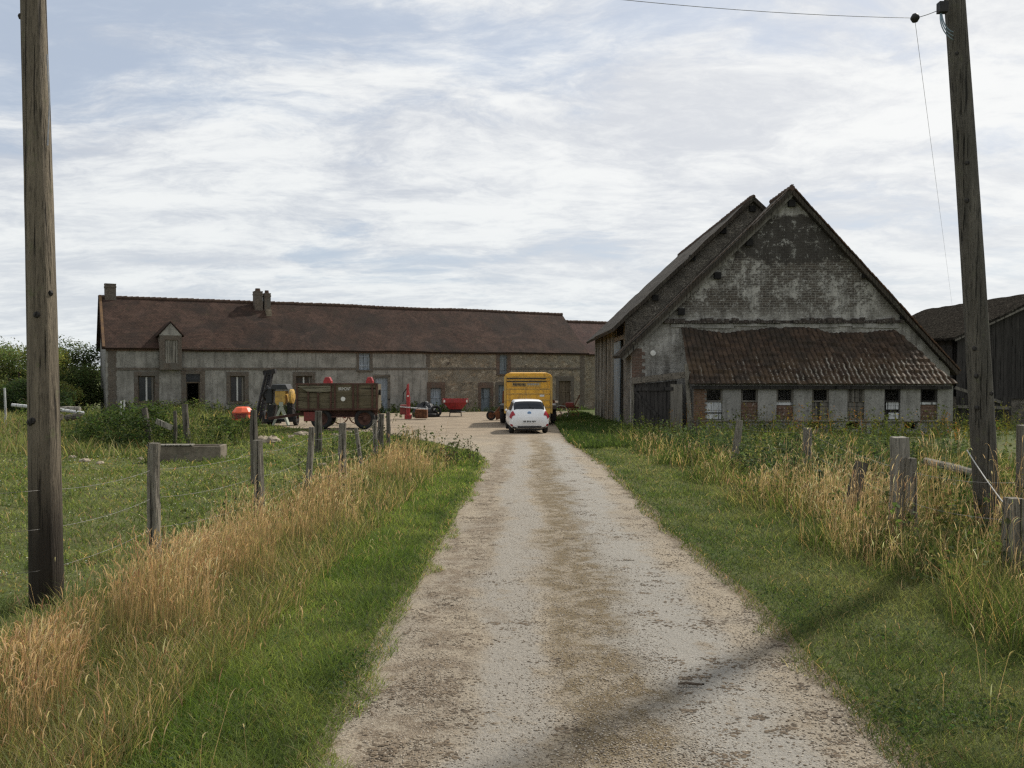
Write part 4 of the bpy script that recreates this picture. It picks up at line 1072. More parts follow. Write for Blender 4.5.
sts = [(302, 436, .34), (272, 443, .38), (335, 436, .2), (322, 466, .13), (324, 480, .12), (85, 462, .16), (100, 464, .12), (140, 460, .12), (290, 438, .2), (352, 434, .22), (72, 458, .12), (262, 441, .3), (310, 441, .15)]
lab = ['large pale boulder below the yellow implement', 'broad whitish stone left of the boulders', 'pale stone under the brown trailer drawbar', 'small white stone in the grazed grass', 'small white stone nearest the leaning posts', 'flat tan stone right of the left pole',
       'tan stone just beside the flat one', 'low tan stone before the weedy heap', 'pale stone between two boulders', 'white stone near the trailer wheel', 'small tan stone close behind the left pole', 'whitish stone leftmost of the rubble row', 'small pale stone at the front of the rubble row']
for i, (x, y, r) in enumerate(sts):
    p = ground_at(x, y); r *= .72; o = rock(r, i).build('stone', M['stone']); o.location = (p.x, p.y, G(p.x, p.y) + r * .2); o.rotation_euler.z = i * 1.3
    tag(o, lab[i], 'stone', 'loose stones in the paddock')
wl = [('long pale pole lying across the wood heap', (12, 405), (84, 413), 33, .07, 'white_board'), ('dark log at the left of the wood heap', (30, 414), (62, 417), 32.5, .14, 'post_dark'), ('grey log crossing the wood heap', (40, 410), (60, 421), 32, .1, 'post'),
      ('thick grey log on top of the wood heap', (55, 410), (80, 409), 33.5, .11, 'board_light'), ('dark log at the right end of the wood heap', (66, 418), (84, 416), 32.2, .13, 'post_dark'), ('short brown log at the foot of the wood heap', (36, 420), (52, 423), 31.8, .12, 'bark')]
for l, a, b, d, r, mt in wl:
    a, b = at(*a, d), at(*b, d); a.z = max(a.z, G(a.x, a.y) + r * .5); b.z = max(b.z, G(b.x, b.y) + r * .5)
    tag(MB().tube([a, a.lerp(b, .5) + Vector((0, .05, .02)), b], [r, r * 1.05, r * .9], 9, jit=.05).build('log', M[mt]), l, 'log', 'logs of the wood heap')

# ------------------------------------------------------------------ wheels
def wheel(parent, c, r, w, rimmat='steel', axis='x', name='wheel'):
    h = w / 2
    o = MB().lathe([(r * .62, -h * .9), (r * .9, -h), (r * .98, -h * .6), (r, 0), (r * .98, h * .6), (r * .9, h), (r * .62, h * .9), (r * .58, 0)], 28, axis, c, closed=True).build(name, M['tyre'], parent, smooth=True)
    MB().lathe([(0, -h * .35), (r * .2, -h * .4), (r * .25, -h * .1), (r * .5, -h * .15), (r * .62, -h * .75), (r * .62, h * .75), (r * .5, h * .15), (r * .25, h * .1), (r * .2, h * .4), (0, h * .35)], 24, axis, c).build('rim', M[rimmat], o, smooth=True)
    return o

# ------------------------------------------------------------------ white hatchback
def catmull(p, t):
    n = len(p) - 1; i = min(int(t), n - 1); f = t - i
    a, b, c, d = p[max(i - 1, 0)], p[i], p[i + 1], p[min(i + 2, n)]
    return .5 * ((2 * b) + (c - a) * f + (2 * a - 5 * b + 4 * c - d) * f * f + (3 * b - a - 3 * c + d) * f ** 3)
CS = [  # y, half profile (x,z) x 9 from bottom centre to roof centre
 (0.00, [(0, .30), (.5, .30), (.66, .36), (.70, .5), (.69, .62), (.63, .7), (.5, .73), (.28, .74), (0, .745)]),
 (0.06, [(0, .26), (.55, .26), (.74, .36), (.77, .55), (.76, .74), (.69, .86), (.52, .89), (.3, .9), (0, .905)]),
 (0.17, [(0, .23), (.6, .23), (.79, .36), (.815, .58), (.80, .80), (.74, .95), (.58, 1.06), (.34, 1.075), (0, 1.08)]),
 (0.36, [(0, .22), (.62, .22), (.80, .36), (.825, .6), (.81, .84), (.73, 1.0), (.60, 1.29), (.40, 1.345), (0, 1.355)]),
 (0.55, [(0, .2), (.62, .2), (.80, .36), (.83, .6), (.815, .86), (.73, 1.03), (.60, 1.39), (.42, 1.455), (0, 1.47)]),
 (1.2, [(0, .2), (.62, .2), (.80, .36), (.83, .6), (.82, .86), (.74, 1.02), (.61, 1.42), (.43, 1.49), (0, 1.505)]),
 (1.9, [(0, .2), (.62, .2), (.80, .36), (.83, .6), (.82, .85), (.74, 1.0), (.61, 1.38), (.43, 1.45), (0, 1.465)]),
 (2.45, [(0, .2), (.62, .2), (.80, .36), (.825, .6), (.81, .83), (.74, .95), (.62, 1.07), (.4, 1.12), (0, 1.13)]),
 (2.9, [(0, .22), (.62, .22), (.78, .36), (.80, .58), (.78, .76), (.7, .86), (.52, .93), (.3, .95), (0, .955)]),
 (3.3, [(0, .24), (.58, .24), (.74, .36), (.75, .52), (.72, .66), (.63, .74), (.46, .78), (.28, .8), (0, .805)]),
 (3.5, [(0, .3), (.45, .3), (.58, .38), (.6, .48), (.57, .56), (.5, .62), (.38, .64), (.22, .65), (0, .655)])]
def car_pt(u, v):
    """u: station index 0..n-1, v: profile -8..8 (0 = bottom centre on right ... mirrored)"""
    s = abs(v); cols = []
    for y, pr_ in CS: cols.append(catmull([Vector((a, 0, b)) for a, b in pr_], s))
    c = catmull([Vector((p.x, y, p.z)) for p, (y, _) in zip(cols, CS)], u)
    if v < 0: c.x = -c.x
    return c
def car_patch(u0, u1, v0, v1, nu, nv, off=0.0, taper=None):
    mb = MB()
    for i in range(nu + 1):
        for j in range(nv + 1):
            u, v = u0 + (u1 - u0) * i / nu, v0 + (v1 - v0) * j / nv
            if taper: u, v = taper(u, v, i / nu, j / nv)
            p = car_pt(u, v)
            if off:
                e = .03; du = car_pt(min(u + e, 9.999), v) - car_pt(max(u - e, 0), v); vv = v
                dv = car_pt(u, min(vv + e, 8)) - car_pt(u, max(vv - e, -8)); n = du.cross(dv)
                n = n.normalized() if n.length > 1e-9 else Vector((0, -1, 0))
                ctr = Vector((0, p.y + .6 if u < 4 else p.y, .7))
                if n.dot(p - ctr) < 0: n = -n
                p = p + n * off
            mb.v.append(tuple(p))
    mb.f = [(i * (nv + 1) + j, i * (nv + 1) + j + 1, (i + 1) * (nv + 1) + j + 1, (i + 1) * (nv + 1) + j) for i in range(nu) for j in range(nv)]
    return mb
cb = ground_at(527, 433.5)
CARD = 32.3
cx = (527 - 512) / F * CARD
car = thing('parked_car', 'small white hatchback parked in the yard behind the yellow trailer', 'car', (cx + .1, CARD - .1, G(cx, CARD)), R(4))
car.scale = (.97, .97, .9)
body = car_patch(0, 10, -8, 8, 44, 64)
nv = 65
capR = [0 * nv + j for j in range(nv)]; body.f.append(tuple(capR)); body.f.append(tuple(44 * nv + j for j in range(nv)))
body.build('body', M['carwhite'], car, smooth=True)
def half_patch(u0, u1, v0, v1, nu, nv_, off, sgn, taper=None):
    mb = car_patch(u0, u1, v0, v1, nu, nv_, off, taper)
    if sgn < 0: mb.v = [(-x, y, z) for x, y, z in mb.v]
    return mb
# rear glass (right and left halves share the roof centre v=8)
mbg = MB()
g1 = car_patch(2.12, 3.72, 5.75, 8, 8, 10, .006); mbg.add(g1.v, g1.f); mbg.add([(-x, y, z) for x, y, z in g1.v], g1.f)
mbg.build('rear_window', M['carglass'], car, smooth=True)
for s in (1, -1):
    half_patch(3.9, 6.7, 4.95, 5.85, 12, 5, .006, s).build('side_window', M['carglass'], car, smooth=True)
    half_patch(.72, 2.1, 3.7, 5.55, 10, 8, .014, s).build('tail_light', M['carred'], car, smooth=True)
    half_patch(.2, 1.4, 2.0, 2.5, 4, 3, .008, s).build('reflector', M['carred'], car, smooth=True)
g = car_patch(7.0, 7.9, 5.9, 8, 6, 8, .006); q = MB(); q.add(g.v, g.f); q.add([(-x, y, z) for x, y, z in g.v], g.f); q.build('windscreen', M['carglass'], car, smooth=True)
g = car_patch(.02, 1.2, 1.0, 1.75, 4, 8, .01); q = MB(); q.add(g.v, g.f); q.add([(-x, y, z) for x, y, z in g.v], g.f); q.box(-.5, .5, -.012, .1, .27, .36); q.build('bumper_trim', M['black_plastic'], car)
for x in (-.71, .71):
    for y in (.6, 2.85): wheel(car, (x, y, .29), .29, .2)
MB().box(-.56, .56, .15, 3.2, .16, .3).build('underbody', M['black_plastic'], car)
pl_ = MB().box(-.3, .3, -.02, .012, .49, .62).build('number_plate', M['plate_mark'], car)
q = MB()
for i, x in enumerate((-.25, -.19, -.11, -.05, .01, .09, .15, .21)): q.box(x, x + .042, -.024, -.0205, .52 + .01 * (i % 2), .595)
q.build('plate_characters', M['black_plastic'], pl_)
MB().lathe([(0, -.012), (.075, -.01), (.085, .004), (0, .004)], 18, 'y', (0, .07, .93)).build('emblem', M['blue_mark'], car)
for s in (1, -1): MB().lathe([(0, -.04), (.05, -.03), (.06, 0), (.05, .03), (0, .04)], 12, 'y', (s * .83, 2.25, .95)).build('wing_mirror', M['carwhite'], car, smooth=True)
MB().tube([(0, .3, 1.36), (.02, .22, 1.2), (.2, .17, 1.13)], .009, 5).build('wiper', M['black_plastic'], car)
MB().tube([(0, 1.6, 1.5), (0, 1.4, 1.72)], .005, 5).build('aerial', M['black_plastic'], car)

# ------------------------------------------------------------------ yellow livestock trailer
YD = 39.0
yx0, yx1 = at(504.5, 400, YD).x, at(552, 400, YD).x; yc = (yx0 + yx1) / 2; yw = (yx1 - yx0) / 2; gy = G(yc, YD); ytop = at(528, 373, YD).z - gy
yt = thing('livestock_trailer', 'yellow livestock trailer with slatted sides parked in front of the white car', 'trailer', (yc, YD, gy), R(-1))
z0 = .62
prof = [(-yw, z0), (yw, z0), (yw, ytop - .18), (yw - .06, ytop - .06), (yw - .22, ytop), (-yw + .22, ytop), (-yw + .06, ytop - .06), (-yw, ytop - .18)]
MB().prism(prof, .05, 5.2).build('body', M['yellow'], yt, bevel=.02)
q = MB()
for z, t in ((ytop - .2, .06), (ytop - .36, .04), (ytop - .78, .05), (ytop - 1.22, .04)): q.box(-yw - .015, yw + .015, .0, .048, z - t / 2, z + t / 2)
q.box(-yw - .02, -yw + .09, -.015, .049, z0, ytop - .2).box(yw - .09, yw + .02, -.015, .049, z0, ytop - .2).build('rear_frame', M['yellow2'], yt)
for z in (ytop - .27, ytop - .41): MB().box(-yw + .12, yw - .28, .02, .047, z - .025, z + .025).build('vent_slot', M['black_plastic'], yt)
MB().box(-yw + .1, yw - .1, -.03, .045, z0 - .05, ytop - .82).build('tailgate_ramp', M['yellow'], yt, bevel=.01)
q = MB()
for z in (.9, 1.25, 1.55): q.box(-yw + .1, yw - .1, -.055, -.031, z, z + .05)
q.build('ramp_rib', M['yellow2'], yt)
# two strips of lettering too blurred to read: broken dark and grey strokes
q = MB(); x = -yw + .42; k = 0
while x < -yw + 1.02: w = random.uniform(.035, .07); q.box(x, x + w, .012, .0195, ytop - .6 - .01 * (k % 3), ytop - .5); x += w + .018; k += 1
q.box(-yw + .4, -yw + 1.04, .012, .0195, ytop - .64, ytop - .625); 
MB().box(-yw + .36, yw - .55, .02, .046, ytop - .67, ytop - .47).build('name_board', M['yellow2'], yt)
q.build('lettering', M['black_plastic'], yt)
q = MB(); x = -yw + 1.12
while x < -yw + 1.66: w = random.uniform(.04, .08); q.box(x, x + w, .012, .0195, ytop - .59, ytop - .51); x += w + .02
q.build('lettering', M['steel'], yt)
MB().box(yw - .6, yw - .38, -.042, -.031, ytop - 1.15, ytop - 1.05).build('sticker', M['white_mark'], yt)
q = MB()
for i in range(7):
    for z in (1.5, 1.95): q.box(-yw - .03, -yw - .002, .4 + i * .65, .9 + i * .65, z, z + .12)
q.build('side_slats', M['black_plastic'], yt)
MB().box(-yw + .1, yw - .1, .2, 5.2, .42, .615).beam((0, 5.2, .5), (0, 6.6, .45), .12, .14).build('chassis', M['trailer_rust'], yt)
for s in (-1, 1):
    for y in (2.0, 3.1): wheel(yt, (s * (yw + .14), y, .42), .42, .26, 'yellow2')
    MB().prism([(1.4, .75), (3.7, .75), (3.6, .95), (1.5, .95)], s * (yw + .28), s * (yw + .004), 'yz').build('mudguard', M['black_plastic'], yt)
for s in (-1, 1): MB().box(s * (yw - .3) - .12, s * (yw - .3) + .12, -.03, .03, .45, .57).build('tail_light', M['carred'], yt)

# ------------------------------------------------------------------ brown tipping trailer, side on
TD = 35.5
tx0, tx1 = at(297, 400, TD).x, at(377, 400, TD).x; tc = (tx0 + tx1) / 2; tl = tx1 - tx0; tg = G(tc, TD)
tt = thing('tipping_trailer', 'old brown wooden tipping trailer on dark tyres beside the farmhouse', 'trailer', (tc, TD, tg), R(5))
h = tl / 2; zt = at(340, 384.5, TD).z - tg; zb = at(340, 409.5, TD).z - tg
def xl(px): return (px - 337) / F * TD
q = MB()
nb = 6
for y in (0.0, 1.86):
    for i in range(nb):
        zz0, zz1 = zb + (zt - zb) * i / nb, zb + (zt - zb) * (i + 1) / nb
        q.box(-h, h, y, y + .035, zz0 + .004, zz1 - .004)
q.box(-h, -h + .035, .04, 1.855, zb, zt).build('side_boards', M['olive'], tt)
q = MB(); q.box(h - .035, h + .03, .036, 1.86, zb, zt - .02); q.build('tailgate', M['olive'], tt)
MB().box(-h, h, .036, 1.855, zb - .05, zb + .03).build('bed', M['olive'], tt)
q = MB()
for px in (298, 309, 318.5, 331, 335, 353, 357.5, 372, 376.5): q.box(xl(px) - .035, xl(px) + .035, -.06, -.003, zb - .02, zt + .01)
q.box(-h - .03, h + .03, -.05, .04, zt + .004, zt + .06).box(-h - .03, h + .03, -.05, -.003, zb - .03, zb + .05).build('ribs', M['trailer_rust'], tt)
MB().prism([(xl(298), zt - .06), (xl(331), zt - .06), (xl(331), zt - .3), (xl(320), zt - .36), (xl(308), zt - .3)], -.085, -.062).build('extension_board', M['olive_light'], tt)
MB().box(-h + .1, h - .1, .35, .5, zb - .3, zb - .06).box(-h + .1, h - .1, 1.4, 1.55, zb - .3, zb - .06).box(xl(330), xl(362), .1, 1.7, zb - .36, zb - .305).build('chassis', M['trailer_rust'], tt)
MB().box(xl(304), xl(316), .05, .4, zb - .52, zb - .1).build('tool_box', M['red_rust'], tt, bevel=.02)
for px in (321, 364):
    for y in (.2, 1.65): wheel(tt, (xl(px), y, .47), .47, .3, 'trailer_rust', 'y')
MB().beam((-h, .95, zb - .25), (-h - 1.4, .95, .45), .14, .12).build('drawbar', M['trailer_rust'], tt)
MB().lathe([(0, -.07), (.1, -.07), (.1, -.05), (0, -.05)], 16, 'y', (xl(343), .05, at(343, 399, TD).z - tg)).build('round_sticker', M['white_mark'], tt)
cu = bpy.data.curves.new('trailer_name', 'FONT'); cu.body = 'BRIMONT'; cu.size = .19; cu.extrude = .004; cu.align_x = 'LEFT'
tmp = bpy.data.objects.new('tmp', cu); C.objects.link(tmp); bpy.context.view_layer.update()
me = bpy.data.meshes.new_from_object(tmp.evaluated_get(bpy.context.evaluated_depsgraph_get())); bpy.data.objects.remove(tmp)
lo = bpy.data.objects.new('lettering', me); C.objects.link(lo); me.materials.clear(); me.materials.append(M['white_mark']); lo.parent = tt
wv = max(v.co.x for v in me.vertices); sc = (xl(350.5) - xl(338.5)) / wv
lo.scale = (sc, 1, 1); lo.rotation_euler.x = R(90); lo.location = (xl(338.5), -.012, at(340, 390.3, TD).z - tg)
MB().lathe([(0, -.08), (.12, -.1), (.14, 0), (0, 0)], 14, 'x', (h + .13, .3, zb + .75)).build('rear_lamp', M['iron'], tt)

# red tedder behind the trailer
rd = thing('hay_tedder', 'red hay tedder with two upright guards parked behind the brown trailer', 'farm machine', (at(348, 400, 41).x, 41, G(-8.4, 41)), 0)
def xr(px): return (px - 348) / F * 41
zr = lambda y: at(348, y, 41).z - G(-8.4, 41)
MB().beam((xr(318), 0, zr(392)), (xr(374), 0, zr(392)), .12, .14).beam((0, 0, zr(392)), (0, -.9, .4), .12, .12).build('frame', M['red'], rd)
for px, w in ((327.5, 8), (369.5, 7)):
    MB().prism([(xr(px - w / 2), zr(393)), (xr(px + w / 2), zr(393)), (xr(px + w / 2), zr(381)), (xr(px + w / 4), zr(377)), (xr(px - w / 4), zr(377)), (xr(px - w / 2), zr(381))], -.05, .3).build('guard', M['red'], rd, bevel=.02)
for px in (322, 340, 357, 372):
    q = MB(); c = (xr(px), 0, .45)
    q.lathe([(.42, -.015), (.45, 0), (.42, .015), (.39, 0)], 20, 'y', c, closed=True)
    for k_ in range(8): a = k_ * math.pi / 4; q.tube([c, (c[0] + .42 * math.cos(a), 0, c[2] + .42 * math.sin(a))], .012, 5)
    q.build('rotor', M['rust'], rd); MB().beam((xr(px), 0, .45), (xr(px), 0, zr(392)), .07, .07).build('rotor_arm', M['red_rust'], rd)

# black grain elevator leaning by the house
e0, e1 = at(258, 420, 41.5), at(269, 372, 43)
el = thing('grain_elevator', 'black lattice elevator leaning upright left of the yellow implement', 'farm machine', (e0.x, e0.y, G(e0.x, e0.y)), 0)
ve = e1 - Vector(el.location); q = MB()
sd = Vector((.19, 0, -.05)); bk = Vector((0, .2, 0))
for s in (-1, 1):
    for t_ in (0, 1): q.beam(sd * s + bk * t_, ve + sd * s * .8 + bk * t_, .07, .09)
for i in range(14):
    t_ = i / 14; q.beam(sd * -1 + ve * t_, sd + ve * (t_ + .5 / 14), .03, .04); q.beam(sd + ve * (t_ + .5 / 14), sd * -1 + ve * (t_ + 1 / 14), .03, .04)
q.build('lattice', M['iron'], el)
MB().beam(ve * .05 + Vector((0, .12, 0)), ve * .95 + Vector((0, .12, 0)), .12, .1).build('chute', M['black_plastic'], el)
MB().beam(ve * .98 + Vector((-.3, .1, 0)), ve * .98 + Vector((.35, .1, .1)), .3, .25).build('head', M['iron'], el)
MB().beam((0, 0, .05), (1.1, .4, .05), .1, .1).beam(ve * .5 + Vector((0, .2, 0)), (1.0, .6, .05), .06, .06).build('stand', M['iron'], el)
wheel(el, (.2, .5, .35), .35, .16, 'rust')

# yellow and black implement on a grey A-frame
IMD = 39.0
im0 = at(282, 420, IMD)
im = thing('farm_implement', 'yellow and black farm implement standing on a pale A-frame', 'farm machine', (im0.x, IMD, G(im0.x, IMD)), 0)
gi = G(im0.x, IMD)
def xi(px): return (px - 282) / F * IMD
def zi(y): return at(282, y, IMD).z - gi
MB().prism([(xi(275.5), zi(391)), (xi(286), zi(391)), (xi(286), zi(402)), (xi(284), zi(405)), (xi(277), zi(405)), (xi(275.5), zi(402))], -.1, .5).build('hopper', M['yellow2'], im, bevel=.03)
MB().prism([(xi(271), zi(389.5)), (xi(273.5), zi(384.5)), (xi(287), zi(384.5)), (xi(289.5), zi(389.5))], -.2, .7).build('lid', M['black_plastic'], im, bevel=.02)
MB().lathe([(0, -.12), (.2, -.12), (.36, -.06), (.36, .06), (.2, .12), (0, .12)], 18, 'x', (xi(291), .2, zi(396.5))).build('fan_housing', M['yellow2'], im, smooth=False)
MB().box(xi(265), xi(272), .1, .7, zi(404), zi(388)).build('tank', M['black_plastic'], im, bevel=.06)
MB().tube([(xi(266), .2, zi(402)), (xi(262), .1, zi(395)), (xi(268), 0, zi(386))], .05, 8).tube([(xi(290), 0, zi(407)), (xi(295), -.1, zi(409)), (xi(297), -.1, zi(415))], .03, 8).build('hose', M['iron'], im, smooth=True)
af = MB(); ap = Vector((xi(282), -.1, zi(406)))
for a in ((xi(274.5), -.25, .05), (xi(290), -.25, .05)): af.beam(ap, a, .15, .1)
af.beam((xi(282), -.1, zi(406)), (xi(282), -.1, zi(402)), .2, .12); af.build('a_frame', M['pale_green'], im)
MB().box(xi(264), xi(296), .0, .6, .2, .34).box(xi(268), xi(274), -.1, .6, .34, zi(405)).box(xi(286.5), xi(292), .1, .6, .34, zi(403)).build('base_frame', M['iron'], im)
for px in (268, 294): wheel(im, (xi(px), .35, .3), .3, .18, 'rust')

# orange hopper lying in the weeds
og = at(243, 421, 40); o_ = thing('spreader_hopper', 'bright orange plastic spreader hopper upturned in the weeds by the house', 'hopper', (og.x, 40, G(og.x, 40)), 0)
zc = at(244, 420.5, 40).z - G(og.x, 40)
MB().lathe([(.5, zc - .02), (.56, zc + .05), (.54, zc + .12), (.47, zc + .34), (.52, zc + .37), (.51, zc + .45), (.36, zc + .64), (.3, zc + .68), (0, zc + .7)], 9).build('bowl', M['orange'], o_, bevel=.015)
MB().box(-.36, .36, -.57, -.36, zc + .13, zc + .31).build('slot', M['red_rust'], o_)
MB().beam((-.4, -.55, zc + .36), (.4, -.55, zc + .36), .04, .05).build('handle', M['iron'], o_)
MB().lathe([(0, .0), (.3, .0), (.34, zc), (0, zc)], 16).build('pedestal', M['iron'], o_)

# red mower with an upright frame
md = 47.0; mm = thing('red_mower', 'red bar mower folded upright beside the blue-grey house door', 'farm machine', (at(408, 418, md).x, md, G(-6.1, md)), 0)
gm = G(-6.1, md)
def xm(px): return (px - 408) / F * md
def zm_(y): return at(408, y, md).z - gm
MB().prism([(xm(406.6), .05), (xm(409.8), .05), (xm(410), zm_(398)), (xm(409.4), zm_(393)), (xm(408.9), zm_(391)), (xm(408.9), zm_(383.5)), (xm(407), zm_(384.5)), (xm(406.4), zm_(396))], -.08, .12).build('mast', M['red'], mm, bevel=.02)
MB().box(xm(405), xm(411.3), -.25, .25, .05, .3).build('foot', M['red'], mm, bevel=.02)
MB().beam((xm(400), -.12, zm_(406.5)), (xm(428), -.12, zm_(409)), .12, .06).build('cutter_bar', M['white_board'], mm)
MB().box(xm(415), xm(427), -.05, .6, .08, zm_(409.5)).build('gearbox', M['rust'], mm, bevel=.04)
MB().box(xm(400), xm(406), -.05, .5, .3, zm_(405)).build('side_box', M['red_rust'], mm, bevel=.03)
MB().lathe([(0, -.13), (.05, -.13), (.05, -.1), (0, -.1)], 12, 'y', (xm(408.3), 0, zm_(396))).build('reflector', M['white_mark'], mm)
MB().tube([(xm(407), .1, zm_(388)), (xm(403), .2, zm_(393)), (xm(402.5), .2, zm_(402))], .03, 6).build('hose', M['iron'], mm)

# heap of black sheeting with tyres
hd_ = 52.0; hb = at(427, 414, hd_)
def lump(w, dd, hh, seed, n=22, m_=12):
    q = MB()
    for i in range(m_ + 1):
        f = i / m_
        for j in range(n):
            a = 2 * math.pi * j / n; rr = math.cos(f * math.pi / 2) ** .6 * (1 + .25 * (float(vnoise(3 * math.cos(a) + seed, 3 * math.sin(a) + f * 3, .6, seed)) - .5) * 2)
            q.v.append((w * rr * math.cos(a), dd * rr * math.sin(a), hh * math.sin(f * math.pi / 2) * (.75 + .5 * float(vnoise(2 * math.cos(a), 2 * math.sin(a) + f * 2, .7, seed + 3)))))
    q.f = [(i * n + j, i * n + (j + 1) % n, (i + 1) * n + (j + 1) % n, (i + 1) * n + j) for i in range(m_) for j in range(n)]
    return q
o = lump(.85, .6, .9, 2).build('plastic_sheeting', M['black_plastic'], smooth=False); o.location = (hb.x - .1, hd_, G(hb.x, hd_) - .05); tag(o, 'crumpled heap of black plastic sheeting against the rubble wall', 'sheeting')
for i, (px, yy, l) in enumerate(((436, 51.4, 'old black tyre leaning on the black sheeting heap'), (431, 51.2, 'old black tyre lying flat before the black sheeting heap'))):
    r_ = .38; t_ = thing('old_tyre', l, 'tyre', (at(px, 410, yy).x, yy, G(-5, yy) + (r_ if i == 0 else .12)), 0, 'old tyres by the sheeting')
    t_.rotation_euler = (R(-12), 0, R(15)) if i == 0 else (R(86), 0, 0)
    MB().lathe([(r_ * .6, -.11), (r_ * .92, -.12), (r_, 0), (r_ * .92, .12), (r_ * .6, .11), (r_ * .7, 0)], 24, 'y', closed=True).build('casing', M['tyre'], t_, smooth=True)

# red fertiliser spreader
sd_ = 52.5; sp = thing('fertiliser_spreader', 'red funnel-shaped fertiliser spreader by the rubble wall', 'farm machine', (at(455.5, 415, sd_).x, sd_, G(-3.7, sd_)), R(4))
gs = G(-3.7, sd_)
def xs_p(px): return (px - 455.5) / F * sd_
def zs_p(y): return at(455, y, sd_).z - gs
def frust(x0, x1, z0, z1, d0, d1, t=.03):
    q = MB(); a = [(-x0, -d0, z0), (x0, -d0, z0), (x0, d0, z0), (-x0, d0, z0)]; b = [(-x1, -d1, z1), (x1, -d1, z1), (x1, d1, z1), (-x1, d1, z1)]
    ib = [(x * .95, y * .95, z) for x, y, z in b]; ia = [(x * .9, y * .9, z + .05) for x, y, z in a]
    q.add(a + b + ib + ia, [(0, 1, 5, 4), (1, 2, 6, 5), (2, 3, 7, 6), (3, 0, 4, 7), (3, 2, 1, 0)] + [(4 + i, 4 + (i + 1) % 4, 8 + (i + 1) % 4, 8 + i) for i in range(4)] + [(8 + i, 8 + (i + 1) % 4, 12 + (i + 1) % 4, 12 + i) for i in range(4)] + [(12, 13, 14, 15)])
    return q
frust(.42, .8, zs_p(409), zs_p(401.5), .35, .6).build('hopper', M['red'], sp)
MB().box(-.83, .83, -.62, -.585, zs_p(402.2), zs_p(398.8)).box(-.83, .83, .585, .62, zs_p(402.2), zs_p(398.8)).box(-.83, -.79, -.583, .583, zs_p(402.2), zs_p(398.8)).box(.79, .83, -.583, .583, zs_p(402.2), zs_p(398.8)).build('rim', M['red'], sp)
MB().box(-.4, .4, -.3, .3, .25, zs_p(409.2)).build('gear_unit', M['iron'], sp, bevel=.03)
for x in (-.38, .38): MB().beam((x, -.3, .02), (x * .9, -.3, zs_p(408)), .06, .06).beam((x, .3, .02), (x * .9, .3, zs_p(408)), .06, .06).build('leg', M['iron'], sp)
MB().lathe([(0, .3), (.3, .3), (.32, .33), (0, .35)], 18, c=(.35, -.2, 0)).build('spinner', M['steel'], sp)
for x in (-.72, .74): MB().box(x - .05, x + .05, -.65, -.623, zs_p(402), zs_p(399.5)).build('reflector', M['white_mark'], sp)

# rusty implements left and right of the yellow trailer
ri = thing('rusty_plough', 'rusty brown plough standing left of the yellow trailer', 'farm machine', (at(501, 416, 46).x, 46, G(-.6, 46)), 0)
def X_(px, c, d_): return (px - c) / F * d_
q = MB(); x_ = lambda px: X_(px, 501, 46)
q.beam((x_(494), 0, .35), (x_(508), .2, 1.25), .12, .12).beam((x_(502), .1, .1), (x_(504), .1, 1.7), .1, .12).beam((x_(508), .2, 1.2), (x_(508), .2, .0), .08, .1).build('frame', M['rust'], ri)
for i in range(3): MB().prism([(x_(495 + 4 * i), .5), (x_(499 + 4 * i), .55), (x_(500 + 4 * i), .1), (x_(496 + 4 * i), .02)], -.1 + .2 * i, .0 + .2 * i).build('mouldboard', M['rust'], ri)
wheel(ri, (x_(491), .1, .28), .28, .05, 'rust', 'y')
rk = thing('hay_rake', 'rusty wheel rake with thin spoked wheels right of the yellow trailer', 'farm machine', (at(566, 416, 47).x, 47, G(3.1, 47)), 0)
x_ = lambda px: X_(px, 566, 47); zk = lambda y: at(566, y, 47).z - G(3.1, 47)
MB().beam((x_(553), 0, .75), (x_(579), .2, .7), .08, .1).beam((x_(572), .1, .5), (x_(580), .1, zk(395)), .05, .06).beam((x_(556), 0, .1), (x_(553.5), 0, zk(400)), .12, .12).beam((x_(562), .2, .9), (x_(573), .3, .95), .06, .06).build('frame', M['rust'], rk)
for px, rr in ((561, .42), (573, .32), (556, .3)):
    q = MB(); c = (x_(px), -.1, rr); q.lathe([(rr, -.02), (rr + .02, 0), (rr, .02), (rr - .03, 0)], 26, 'y', c, closed=True)
    for k_ in range(10): a = k_ * math.pi / 5; q.tube([c, (c[0] + rr * math.cos(a), -.1, c[2] + rr * math.sin(a))], .01, 5)
    q.build('rake_wheel', M['steel'] if px == 561 else M['rust'], rk)
MB().box(x_(566), x_(574), .1, .4, .75, 1.0).build('seat_box', M['red_rust'], rk, bevel=.03)
MB().box(x_(554), x_(558), -.05, .05, 1.0, 1.12).build('plate', M['white_mark'], rk)
# flower pots by the house door
for i, (s_, l) in enumerate(((hx(173), 'terracotta pot with a bare shrub left of the open house door'), (hx(181), 'terracotta pot with bushy dark plant beside the open house door'))):
    p = H0 + hd * s_ + Vector((hd.y, -hd.x, 0)) * .9; pt_ = thing('flower_pot', l, 'plant pot', (p.x, p.y, HZ + .1), 0, 'plant pots by the house door')
    MB().lathe([(0, -.9), (.24, -.9), (.34, .38), (.38, .38), (.38, .45), (.31, .45), (.3, .4), (0, .38)], 18).build('pot', M['terracotta'], pt_, smooth=False)
    B = Bulk(); n = 500; P = rng.normal(size=(n, 3)) * np.array([.34, .3, .24]) + np.array([0, 0, .85]); leaves(B, P, rng.uniform(.08, .16, n), tint(n, (.05, .07, .03) if i else (.09, .075, .05))); B.build('foliage', M['leaf'], pt_)

